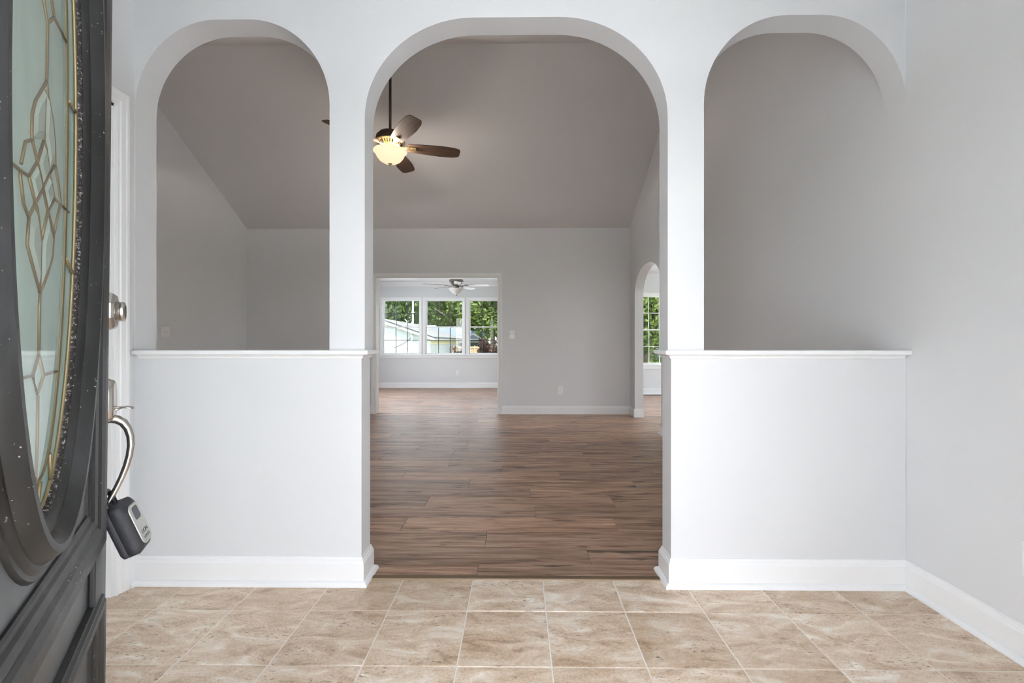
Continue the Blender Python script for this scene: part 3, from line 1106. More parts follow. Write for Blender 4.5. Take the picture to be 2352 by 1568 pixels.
# ground outside
o = MB().box((-150, -90, GROUND - 0.3), (150, 160, GROUND)).build('ground', 'lawn')
tag(o, 'green lawn around the houses', 'lawn', 'structure')
o = MB().box((-2.6, -2.4, GROUND), (2.6, 0.06, -0.065)).build('porch_slab', 'concrete')
tag(o, 'concrete porch slab outside the front doorway', 'porch', 'structure')
o = MB().box((-3.2, -2.5, 2.62), (3.2, 0.08, 2.80)).build('added_porch_roof', 'ceiling_white')  # added out of view to block direct sun at the doorway
tag(o, 'unseen flat porch roof added to keep sun out of the front doorway', 'porch', 'structure')
for xx in (-2.5, 2.5):
    o = MB().box((xx - 0.07, -2.35, -0.065), (xx + 0.07, -2.21, 2.62)).box((xx - 0.1, -2.38, -0.065), (xx + 0.1, -2.18, 0.06)).box((xx - 0.1, -2.38, 2.5), (xx + 0.1, -2.18, 2.62)).build('porch_post', 'trim_white')
    tag(o, 'white square porch post on the %s corner of the porch' % ('driveway' if xx < 0 else 'lawn'), 'post', 'structure')
o = MB().box((-9, -16, GROUND), (9, -2.4, -0.28)).build('driveway', 'driveway_grey')  # added paving, unseen, reflects sunlight in through the doorway
tag(o, 'unseen concrete driveway added to bounce light into the foyer', 'driveway', 'structure')
o = MB().box((-11, 1.5, GROUND), (-4.1, 16, -0.28)).box((-4.1, 10.62, GROUND), (7, 17, -0.28)).box((5.4, 2, GROUND), (10, 10.62, -0.28)).build('bounce_slab', 'concrete')  # added reflector slab, unseen, bounces sun up through the windows
tag(o, 'unseen pale patio slab added to bounce daylight into the rooms', 'patio', 'structure')


# ================================================================== FRONT DOOR (standing open)
PHI = radians(33.85)
DN = Vector((cos(PHI), sin(PHI), 0))       # outer face normal
DD = Vector((-sin(PHI), cos(PHI), 0))      # hinge -> latch
DP = 0.208                                  # distance from the doorway centre line to the face
S0, S1 = 0.43, 1.462
DOOR_TOP = 2.045
LEAN = radians(0.47)
hinge = -DN * DP + DD * S0
door = empty('door_1', (hinge.x - DN.x * 0.0062, hinge.y - DN.y * 0.0062, 0))
door.rotation_euler = (Matrix.Rotation(pi / 2 + PHI, 4, 'Z') @ Matrix.Rotation(LEAN, 4, 'X')).to_euler()
tag(door, 'dark weathered front door standing open, oval leaded glass and nickel handle', 'door', 'structure')


def dl(s, h, z):
    return (s - S0, -h, z)


def dpx(x, y, h):
    u = (x - 1176) / FPX
    v = (784 - y) / FPX
    dx = u * cos(YAW) - sin(YAW)
    dy = u * sin(YAW) + cos(YAW)
    t = (-DP + h) / (dx * DN.x + dy * DN.y)
    return (dx * t * DD.x + dy * t * DD.y, EYE + v * t)


OC, OZ, OA, OB = 0.942, 1.372, 0.217, 0.580      # oval glass
IA, IB = 0.138, 0.526                            # inner border line
NE = 72


def oval(a, b, k, n=NE):
    t = 2 * pi * k / n
    return OC + a * cos(t), OZ + b * sin(t)


# slab with the oval cut through it
mb = MB()
ha, hb = OA + 0.012, OB + 0.012
ring = [oval(ha, hb, k) for k in range(NE)]


def to_rect(s, z):
    # project the oval point outward on to the slab's outline
    ds, dz = s - OC, z - OZ
    k = min((((S1 - OC) if ds > 0 else (S0 - OC)) / ds) if abs(ds) > 1e-9 else 1e9,
            (((DOOR_TOP - OZ) if dz > 0 else (0.012 - OZ)) / dz) if abs(dz) > 1e-9 else 1e9)
    return OC + ds * k, OZ + dz * k


outer = [to_rect(*p) for p in ring]
corners = [(S1, DOOR_TOP), (S0, DOOR_TOP), (S0, 0.012), (S1, 0.012)]
for hh in (0.0, -0.045):
    for k in range(NE):
        k2 = (k + 1) % NE
        a, b, c, d = ring[k], ring[k2], outer[k2], outer[k]
        mb.quad(dl(a[0], hh, a[1]), dl(b[0], hh, b[1]), dl(c[0], hh, c[1]), dl(d[0], hh, d[1]), mi=0 if hh == 0 else 1)
        if abs(c[0] - d[0]) > 1e-6 and abs(c[1] - d[1]) > 1e-6:
            q = min(corners, key=lambda r: (r[0] - c[0]) ** 2 + (r[1] - c[1]) ** 2)
            mb._add([dl(d[0], hh, d[1]), dl(c[0], hh, c[1]), dl(q[0], hh, q[1])], [(0, 1, 2)], False, 0 if hh == 0 else 1)
for k in range(NE):
    a, b = ring[k], ring[(k + 1) % NE]
    mb.quad(dl(a[0], 0, a[1]), dl(b[0], 0, b[1]), dl(b[0], -0.045, b[1]), dl(a[0], -0.045, a[1]))
for (a, b) in zip(corners, corners[1:] + corners[:1]):
    mb.quad(dl(a[0], 0, a[1]), dl(b[0], 0, b[1]), dl(b[0], -0.045, b[1]), dl(a[0], -0.045, a[1]))
mb.build('slab', ['door_field', 'door_inside'], door)

# oval bolection moulding: (offset from the glass edge outwards, height)
om = [(0.0, -0.006), (0.004, 0.004), (0.012, 0.010), (0.022, 0.012), (0.027, 0.020), (0.036, 0.030), (0.047, 0.030), (0.056, 0.020), (0.060, 0.012), (0.066, 0.0115), (0.072, 0.006), (0.079, 0.0055), (0.083, 0.0), (0.083, -0.002), (0.0, -0.012)]
N2 = 96
path = [(OC + OA * cos(2 * pi * k / N2), OZ + OB * sin(2 * pi * k / N2)) for k in range(N2)]
ovm = MB().sweep(om, path, lambda u, v, t: dl(u, t, v), -1, closed=True, smooth=False).build('oval_moulding', 'door_paint', door)
for p_ in ovm.data.polygons:
    p_.use_smooth = True
md = ovm.modifiers.new('sharp', 'EDGE_SPLIT')
md.split_angle = radians(38)
# cracked glazing putty at the glass edge
MB().sweep([(-0.003, -0.006), (-0.003, -0.002), (0.0, 0.002), (0.005, 0.004), (0.006, -0.006)], path, lambda u, v, t: dl(u, t, v), -1, closed=True, smooth=True).build('putty_line', 'cracked_putty', ovm)
# inner-face oval ring
MB().sweep([(0.0, -0.045), (0.0, -0.055), (0.05, -0.055), (0.06, -0.045)], path, lambda u, v, t: dl(u, t, v), -1, closed=True).build('inner_oval_ring', 'door_inside', door)

# rectangular applied mouldings
FM = [(0, 0), (0, 0.004), (0.004, 0.007), (0.012, 0.0075), (0.016, 0.012), (0.030, 0.0145), (0.036, 0.013), (0.042, 0.018), (0.058, 0.0215), (0.078, 0.022), (0.084, 0.018), (0.090, 0.0175), (0.094, 0.012), (0.100, 0.011), (0.104, 0.0)]
FO = 1.338
ZU0, ZU1 = 0.598, 1.995
w = 0.104
rect = [(FO - w, ZU0 + w), (FO - w, ZU1 - w), (S0 + (S1 - FO) + w, ZU1 - w), (S0 + (S1 - FO) + w, ZU0 + w)]
MB().sweep(FM, rect, lambda u, v, t: dl(u, t, v), -1, closed=True).build('upper_frame_moulding', 'door_paint', door)
FM2 = [(x * 0.68, y * 0.95) for x, y in FM]
w2 = 0.104 * 0.68
rect2 = [(FO + 0.004 - w2, 0.16 + w2), (FO + 0.004 - w2, 0.508 - w2), (S0 + (S1 - FO) + w2, 0.508 - w2), (S0 + (S1 - FO) + w2, 0.16 + w2)]
MB().sweep(FM2, rect2, lambda u, v, t: dl(u, t, v), -1, closed=True).build('lower_panel_moulding', 'door_paint', door)
MB().box(dl(FO - 0.075, 0.0, 0.50), dl(FO - 0.004, 0.012, 0.605)).build('stile_strip', 'door_paint', door, bevel=0.004)

# leaded glass
HG = -0.004
gl = MB()
inner = [oval(IA, IB, k) for k in range(NE)]
gl.prism(inner, lambda u, v, t: dl(u, t, v), HG - 0.006, HG)
glass = gl.build('leaded_glass', 'glass_centre', door)
bg = MB()
ou = [oval(OA + 0.006, OB + 0.006, k) for k in range(NE)]
# the border is one bevelled ring cut into separate panes at the leads
cuts = sorted([int(NE * a / 360) for a in (12, 60, 90, 120, 168, 200, 248, 270, 292, 340)])
for ci, c0 in enumerate(cuts):
    c1 = cuts[(ci + 1) % len(cuts)]
    if c1 <= c0:
        c1 += NE
    bm_ = MB()
    for k in range(c0, c1):
        a, b = inner[k % NE], inner[(k + 1) % NE]
        c, d = ou[(k + 1) % NE], ou[k % NE]
        bm_.quad(dl(a[0], HG + 0.001, a[1]), dl(b[0], HG + 0.001, b[1]), dl(c[0], HG - 0.004, c[1]), dl(d[0], HG - 0.004, d[1]), smooth=True)
        bm_.quad(dl(a[0], HG - 0.006, a[1]), dl(b[0], HG - 0.006, b[1]), dl(c[0], HG - 0.006, c[1]), dl(d[0], HG - 0.006, d[1]))
    bm_.build('border_pane', 'glass_border', glass)


def came(pts, r=0.0022, mat='brass_came'):
    P = []
    for (x, y) in pts:
        s, z = dpx(x, y, HG + 0.001)
        P.append(dl(s, HG + 0.001, z))
    MB().tube(P, r, 6).build('came', mat, glass)


came([(86, -40), (86, 0), (95.3, 50), (94.8, 181)])
came([(101, -40), (104.4, 0), (110.7, 35.6), (139.3, 91)])
came([(95.3, 50), (110.7, 35.6)])
came([(94.6, 185), (67.9, 231), (61.6, 260), (60.7, 303), (62.5, 319), (75, 371), (88.4, 428)])
came([(94.6, 185), (98.2, 220.7), (109, 274), (115, 331), (116, 374), (125, 424), (130, 465), (128, 476), (116, 534.5)])
came([(92, 204.6), (89.3, 292), (89.5, 321), (94.6, 338), (102.7, 397)])
came([(62.5, 319), (46.4, 324), (36.6, 374)])
came([(8, 369), (19.6, 376), (36.6, 390), (55.4, 403), (75, 371), (89.3, 321)])
came([(36.6, 390), (34.7, 400), (43.4, 465), (56.4, 497.6)])
came([(55.4, 403), (70.5, 463), (74.8, 474), (85.7, 549.6), (84.6, 565), (83.5, 669)])
came([(78, 400), (88.4, 428), (100.8, 484.6), (115, 532)])
came([(116, 378), (102.7, 399), (87.8, 432), (70.5, 467), (56.4, 497.6)])
came([(102.7, 397), (115, 452), (130, 467), (149.6, 486.8)])
came([(115, 458.6), (100.8, 484.6), (86.7, 549.6)])
came([(56.4, 499), (53, 560.5), (71.6, 627.7), (84.6, 671)])
came([(115, 532), (111.7, 591), (102, 627.7), (85.5, 671)])
came([(84.6, 671), (83.3, 700), (83.3, 813)])
came([(83.3, 815), (69.9, 862.7), (81.3, 904.8), (95.7, 860.8), (83.3, 815)], 0.0022)
came([(37.3, 870), (69.9, 862.7)], 0.0022)
came([(95.7, 860.8), (126.3, 853)], 0.0022)
came([(82.3, 908), (82.3, 1000), (79, 1118)], 0.0022)
MB().tube([dl(*((oval(IA, IB, k, 96)[0], HG + 0.0005, oval(IA, IB, k, 96)[1]))) for k in range(97)], 0.0028, 6, cap=False).build('came', 'brass_came', glass)
MB().tube([dl(*((oval(OA - 0.006, OB - 0.006, k, 96)[0], HG - 0.001, oval(OA - 0.006, OB - 0.006, k, 96)[1]))) for k in range(97)], 0.0026, 6, cap=False).build('came', 'brass_came', glass)
for c0 in cuts:
    a, b = inner[c0 % NE], ou[c0 % NE]
    MB().tube([dl(a[0], HG + 0.003, a[1]), dl(b[0], HG - 0.001, b[1])], 0.0026, 6).build('came', 'brass_came', glass)
# bevelled jewels of the motif
for poly in ([(94.6, 190), (70, 233), (63, 262), (62.5, 303), (64, 317), (88, 318), (88.5, 292), (91.5, 206)],
             [(95, 200), (100, 224), (108, 276), (113.5, 331), (114.5, 372), (103, 394), (96, 338), (91, 318), (91, 292)],
             [(56.5, 503), (55, 560), (73, 627), (82.5, 664), (83, 566), (84, 552), (74, 482)],
             [(87, 552), (86, 566), (85, 664), (101, 627), (110, 591), (113.5, 536), (101, 490)],
             [(76, 373), (88.5, 424), (101.5, 397), (93, 340), (89, 325)],
             [(70, 460), (57, 406), (74, 375), (86, 430)],
             [(101, 480), (89.5, 431), (103, 402), (113, 452)]):
    P = [dpx(x, y, HG) for x, y in poly]
    c = (sum(p[0] for p in P) / len(P), sum(p[1] for p in P) / len(P))
    mb = MB()
    Q = [(c[0] + (p[0] - c[0]) * 0.62, c[1] + (p[1] - c[1]) * 0.62) for p in P]
    for i in range(len(P)):
        j = (i + 1) % len(P)
        mb.quad(dl(P[i][0], HG + 0.0004, P[i][1]), dl(P[j][0], HG + 0.0004, P[j][1]), dl(Q[j][0], HG + 0.0035, Q[j][1]), dl(Q[i][0], HG + 0.0035, Q[i][1]))
    mb._add([dl(q[0], HG + 0.0035, q[1]) for q in Q], [tuple(range(len(Q)))])
    mb.build('bevel_pane', 'glass_bevel', glass)

# flat clear outer pane over the leaded panel
op = MB()
op._add([dl(OC + (IA - 0.004) * cos(2 * pi * k / NE), HG + 0.0042, OZ + (IB - 0.004) * sin(2 * pi * k / NE)) for k in range(NE)], [tuple(range(NE))])
op.build('outer_pane', 'door_pane', glass)

# hardware: deadbolt
HS = 1.400
db = MB()
zc = 1.121
rose = [(0.047, 0.0), (0.0465, 0.010), (0.044, 0.018), (0.038, 0.0235), (0.024, 0.024), (0.0, 0.024)]
db.lathe(rose, (0, 0, 0), 'Y', 8, smooth=False)
db.v = [(x, -y, z) for x, y, z in db.v]
rot8 = Matrix.Rotation(pi / 8, 4, 'Y')
db.xform(Matrix.Translation(Vector(dl(HS, 0, zc))) @ rot8)
dbo = db.build('deadbolt', 'satin_nickel', door, bevel=0.001)
cy = MB().lathe([(0.0225, 0.022), (0.0225, 0.036), (0.021, 0.0385), (0.017, 0.0390), (0.017, 0.0375), (0.0, 0.0375)], (0, 0, 0), 'Y', 32)
cy.v = [(x, -y, z) for x, y, z in cy.v]
cy.xform(Matrix.Translation(Vector(dl(HS, 0, zc)))).build('cylinder', 'satin_nickel', dbo)
kw = MB().lathe([(0.0165, 0.037), (0.0165, 0.0382), (0.0, 0.0382)], (0, 0, 0), 'Y', 24)
kw.v = [(x, -y, z) for x, y, z in kw.v]
kw.xform(Matrix.Translation(Vector(dl(HS, 0, zc)))).build('keyway', 'dark_keyway', dbo)

# handle set: escutcheon, thumb lever, grip
es = [(0.030 * cos(a) if True else 0, 0) for a in (0,)]
prof = []
for k in range(24):
    a = 2 * pi * k / 24
    cs, sn = cos(a), sin(a)
    prof.append((0.031 * math.copysign(abs(cs) ** 0.7, cs), 0.0505 * math.copysign(abs(sn) ** 0.7, sn)))
hc = 0.915
hm = MB()
lay = [(1.0, 0.0), (1.0, 0.010), (0.9, 0.020), (0.8, 0.0225), (0.0, 0.0225)]
o0 = len(hm.v)
for sc, h in lay:
    for u, v in prof:
        hm.v.append(dl(HS + u * sc, h, hc + v * sc))
for i in range(len(lay) - 1):
    for k in range(24):
        k2 = (k + 1) % 24
        hm.f.append([o0 + i * 24 + k, o0 + i * 24 + k2, o0 + (i + 1) * 24 + k2, o0 + (i + 1) * 24 + k])
        hm.s.append(True); hm.mi.append(0)
hs = hm.build('handle_set', 'satin_nickel', door)
gp = [(0.004, 0.872), (0.014, 0.873), (0.026, 0.870), (0.037, 0.862), (0.0455, 0.848), (0.0505, 0.829), (0.0515, 0.808), (0.049, 0.785), (0.0435, 0.760), (0.0355, 0.735), (0.0265, 0.712), (0.0175, 0.692), (0.010, 0.676), (0.003, 0.664)]
MB().tube([dl(HS, h, z) for h, z in gp], [0.0105, 0.0102, 0.0098, 0.0092, 0.0086, 0.008, 0.0076, 0.0072, 0.0068, 0.0064, 0.0062, 0.0062, 0.0066, 0.007], 14).build('grip', 'satin_nickel', hs)
MB().lathe([(0.012, 0), (0.012, 0.004), (0.007, 0.008), (0, 0.009)], (0, 0, 0), 'Y', 20).xform(Matrix.Translation(Vector(dl(HS, 0.0, 0.664))) @ Matrix.Scale(-1, 4, (0, 1, 0))).build('grip_foot', 'satin_nickel', hs)
lv = MB()
lp = [(0.014, 0.8985), (0.028, 0.8998), (0.042, 0.8995), (0.052, 0.8975), (0.0565, 0.8955)]
wd = [0.007, 0.011, 0.0145, 0.0135, 0.007]
top = [dl(HS + sg * wd[i], h, z) for sg in (-1, 1) for i, (h, z) in enumerate(lp)]
bot = [(x, y, z - 0.003) for x, y, z in top]
n5 = len(lp)
fs = []
for i in range(n5 - 1):
    fs += [(i, i + 1, n5 + i + 1, n5 + i), (2 * n5 + i, 3 * n5 + i, 3 * n5 + i + 1, 2 * n5 + i + 1), (i, 2 * n5 + i, 2 * n5 + i + 1, i + 1), (n5 + i, n5 + i + 1, 3 * n5 + i + 1, 3 * n5 + i)]
fs += [(0, n5, 3 * n5, 2 * n5), (n5 - 1, 2 * n5 - 1 + 2 * n5 - n5, 4 * n5 - 1, 2 * n5 - 1)]
fs[-1] = (n5 - 1, 3 * n5 - 1, 4 * n5 - 1, 2 * n5 - 1)
lv._add(top + bot, fs, True)
lv.build('thumb_lever', 'satin_nickel', hs, bevel=0.0012)
MB().tube([dl(HS, 0.013, 0.893), dl(HS, 0.019, 0.8905), dl(HS, 0.034, 0.8965)], [0.003, 0.0035, 0.002], 8).build('lever_pivot', 'satin_nickel', hs)

# ------------------------------------------------------------------ lock box hanging from the grip
TAU = radians(20)
lock_root = empty('lock_box')
tag(lock_root, 'black key lock box with silver face hanging from the front door grip', 'lock box')
DM = door.matrix_basis.copy()
bt = (0.006, 0.668)                    # back top corner (h, z)
wv_ = (sin(TAU), -cos(TAU))            # downwards along the box
qv_ = (cos(TAU), sin(TAU))             # out through its face


TURN = radians(13)


def lb(s, q, w_):
    s, q = s * 1.06, q * 0.98
    w_ = w_ * 1.08
    s, q = s * cos(TURN) - (q - 0.02) * sin(TURN), s * sin(TURN) + (q - 0.02) * cos(TURN) + 0.020
    h = bt[0] + qv_[0] * q + wv_[0] * w_
    z = bt[1] + qv_[1] * q + wv_[1] * w_
    return DM @ Vector(dl(HS + s, h, z))


lock_root.location = lb(0, 0, 0)
LI = Matrix.Translation(-Vector(lock_root.location))


def rrect(hw, hl, r, n=5):
    pts = []
    for cx, cy_, a0 in ((hw - r, hl - r, 0), (-hw + r, hl - r, pi / 2), (-hw + r, -hl + r, pi), (hw - r, -hl + r, 3 * pi / 2)):
        for k in range(n + 1):
            a = a0 + (pi / 2) * k / n
            pts.append((cx + r * cos(a), cy_ + r * sin(a)))
    return pts


def loft(layers, smooth=True, r=0.014):
    """layers: (half width, half length, radius, q, centre w)."""
    m = MB()
    rings = []
    for hw, hl, rr, q, cw in layers:
        base = len(m.v)
        pts = rrect(hw, hl, rr)
        for (a, b) in pts:
            m.v.append(tuple(lb(a, q, cw + b)))
        rings.append((base, len(pts)))
    for (b0, n), (b1, _) in zip(rings, rings[1:]):
        for k in range(n):
            k2 = (k + 1) % n
            m.f.append([b0 + k, b0 + k2, b1 + k2, b1 + k]); m.s.append(smooth); m.mi.append(0)
    m.f.append([rings[0][0] + k for k in range(rings[0][1])][::-1]); m.s.append(False); m.mi.append(0)
    m.f.append([rings[-1][0] + k for k in range(rings[-1][1])]); m.s.append(False); m.mi.append(0)
    return m


LC, LH, LWD = 0.058, 0.058, 0.036
loft([(LWD - 0.004, LH - 0.004, 0.010, 0.0, LC), (LWD, LH, 0.012, 0.004, LC), (LWD, LH, 0.012, 0.0155, LC), (LWD - 0.0012, LH - 0.0012, 0.012, 0.0162, LC)]).xform(LI).build('back_shell', 'lock_body', lock_root)
body = loft([(LWD - 0.0012, LH - 0.0012, 0.012, 0.0164, LC), (LWD, LH, 0.012, 0.0172, LC), (LWD, LH, 0.012, 0.034, LC), (LWD - 0.003, LH - 0.004, 0.013, 0.039, LC), (LWD - 0.009, LH - 0.012, 0.014, 0.0455, LC), (LWD - 0.011, LH - 0.014, 0.014, 0.0465, LC)]).xform(LI).build('body', 'lock_body', lock_root)
face = loft([(LWD - 0.012, LH - 0.013, 0.014, 0.0455, LC), (LWD - 0.012, LH - 0.013, 0.014, 0.0482, LC), (LWD - 0.014, LH - 0.015, 0.013, 0.0490, LC)]).xform(LI).build('face_plate', 'lock_face', lock_root)
loft([(0.0135, 0.0145, 0.006, 0.0485, 0.034), (0.0135, 0.0145, 0.006, 0.0492, 0.034), (0.012, 0.013, 0.005, 0.0498, 0.034)]).xform(LI).build('dial_shutter', 'lock_shutter', lock_root)
# shackle: vinyl-covered loop round the grip
sp = []
sw = 0.017
for k in range(3):
    sp.append(lb(-sw, 0.012, 0.012 - k * 0.012))
for k in range(1, 12):
    a = pi * k / 12
    sp.append(lb(-sw * cos(a), 0.012, -0.014 - sw * 1.15 * sin(a)))
for k in range(3):
    sp.append(lb(sw, 0.012, -0.012 + k * 0.012))
MB().tube([tuple(p) for p in sp], 0.0058, 12).xform(LI).build('shackle', 'shackle_vinyl', lock_root)
for txt, w_, size in (('LION', 0.081, 0.0125), ('LOCKS', 0.0925, 0.0088)):
    cu = bpy.data.curves.new('lettering', 'FONT')
    cu.body = txt
    cu.size = size
    cu.align_x = 'CENTER'
    cu.extrude = 0.0002
    tob = bpy.data.objects.new('lettering_source', cu)
    COL.objects.link(tob)
    bpy.context.view_layer.update()
    me = bpy.data.meshes.new_from_object(tob.evaluated_get(bpy.context.evaluated_depsgraph_get()))
    bpy.data.objects.remove(tob)
    me.materials.clear()
    me.materials.append(MATS['print_ink'])
    e0 = lb(0, 0.0492, w_)
    ex = (lb(1, 0.0492, w_) - e0)
    ey = (lb(0, 0.0492, w_ - 1) - e0)
    ez = ex.cross(ey)
    M = Matrix(((ex.x, ey.x, ez.x, e0.x), (ex.y, ey.y, ez.y, e0.y), (ex.z, ey.z, ez.z, e0.z), (0, 0, 0, 1)))
    me.transform(LI @ M)
    lo = bpy.data.objects.new('lettering', me)
    COL.objects.link(lo)
    lo.parent = face


# ------------------------------------------------------------------ wall plates
def plate(name, loc, rz, w, h, kind, label, cat):
    """cover plate; local -Y faces the room."""
    r = empty(name, loc, rz)
    tag(r, label, cat)
    MB().box((-w / 2, -0.006, -h / 2), (w / 2, 0, h / 2)).build('cover_plate', 'plate_white', r, bevel=0.002)
    if kind == 'outlet':
        for zc_ in (0.0195, -0.0195):
            s = MB()
            s.prism(rrect(0.0165, 0.014, 0.011), lambda u, v, t: (u, -t, v + zc_), 0.005, 0.0078)
            so = s.build('socket', 'plate_white', r)
            MB().box((-0.0075, -0.0082, zc_ + 0.001), (-0.0055, -0.0076, zc_ + 0.009)).box((0.0055, -0.0082, zc_ + 0.001), (0.0075, -0.0076, zc_ + 0.009)).box((-0.002, -0.0082, zc_ - 0.009), (0.002, -0.0076, zc_ - 0.005)).build('slot', 'slot_dark', so)
        MB().lathe([(0.003, 0), (0.003, 0.0012), (0, 0.0016)], (0, 0, 0), 'Y', 10).xform(Matrix.Translation((0, -0.006, 0)) @ Matrix.Scale(-1, 4, (0, 1, 0))).build('screw', 'plate_white', r)
    elif kind == 'toggle2':
        for k, xc in enumerate((-0.023, 0.023)):
            t = MB()
            z = 0.006 if k == 0 else -0.006
            t.prism([(0, -0.009), (0.003, -0.009), (0.012, z * 1.6 - 0.003), (0.012, z * 1.6 + 0.004), (0.003, 0.009), (0, 0.009)], lambda u, v, q: (xc + q, -0.006 - u, v), -0.0045, 0.0045)
            t.build('toggle', 'plate_white', r)
            for zz in (0.03, -0.03):
                MB().lathe([(0.003, 0), (0.003, 0.0012), (0, 0.0016)], (0, 0, 0), 'Y', 10).xform(Matrix.Translation((xc, -0.006, zz)) @ Matrix.Scale(-1, 4, (0, 1, 0))).build('screw', 'plate_white', r)
    else:
        t = MB()
        t.prism([(0, -0.033), (0.0035, -0.033), (0.001, 0.0), (0.006, 0.033), (0, 0.033)], lambda u, v, q: (q, -0.006 - u, v), -0.0165, 0.0165)
        t.build('rocker', 'plate_white', r)
    return r


p = px(1176, 768, Y=YFAR)
plate('light_switch', (p.x, YFAR, p.z), 0, 0.072, 0.118, 'rocker', 'white rocker light switch on the far wall beside the wide opening', 'switch')
p = px(1287, 896, Y=YFAR)
plate('wall_outlet', (p.x, YFAR, p.z), 0, 0.072, 0.116, 'outlet', 'white outlet low on the far wall above its baseboard', 'outlet', )
p = px(1051, 855.6, Y=YSUN)
plate('wall_outlet', (p.x, YSUN, p.z), 0, 0.072, 0.116, 'outlet', 'white outlet under the sunroom windows', 'outlet')
p = px(379.5, 762, X=XLL)
plate('light_switch', (XLL, p.y, p.z), pi / 2, 0.116, 0.116, 'toggle2', 'double toggle switch plate on the dark side wall seen through the near arch', 'switch')
plate('wall_outlet', (RW0[0] + 0.0036, 1.499, 0.341), -pi / 2 + RWS, 0.072, 0.116, 'outlet', 'white outlet at the picture edge on the foyer wall', 'outlet')


# ------------------------------------------------------------------ ceiling fans
def blade_mesh(r0, r1, wr, wm, wt, mats):
    pts = []
    L = r1 - r0
    top = [(0, wr / 2), (0.25 * L, wr / 2 + (wm - wr) / 2 * 0.55), (0.62 * L, wm / 2), (0.88 * L, (wm + wt) / 4 + 0.002), (0.955 * L, wt / 2), (0.985 * L, wt / 2 - 0.008), (L, wt / 2 - 0.026)]
    out = top + [(x, -y) for x, y in reversed(top)]
    mb = MB()
    mb.prism(out, lambda u, v, t: (u, v, t), -0.003, 0.003)
    me = mb.mesh('blade', mats)
    for p_ in me.polygons:
        p_.material_index = 1 if abs(p_.normal.z) < 0.5 and len(mats) > 1 else 0
    return me


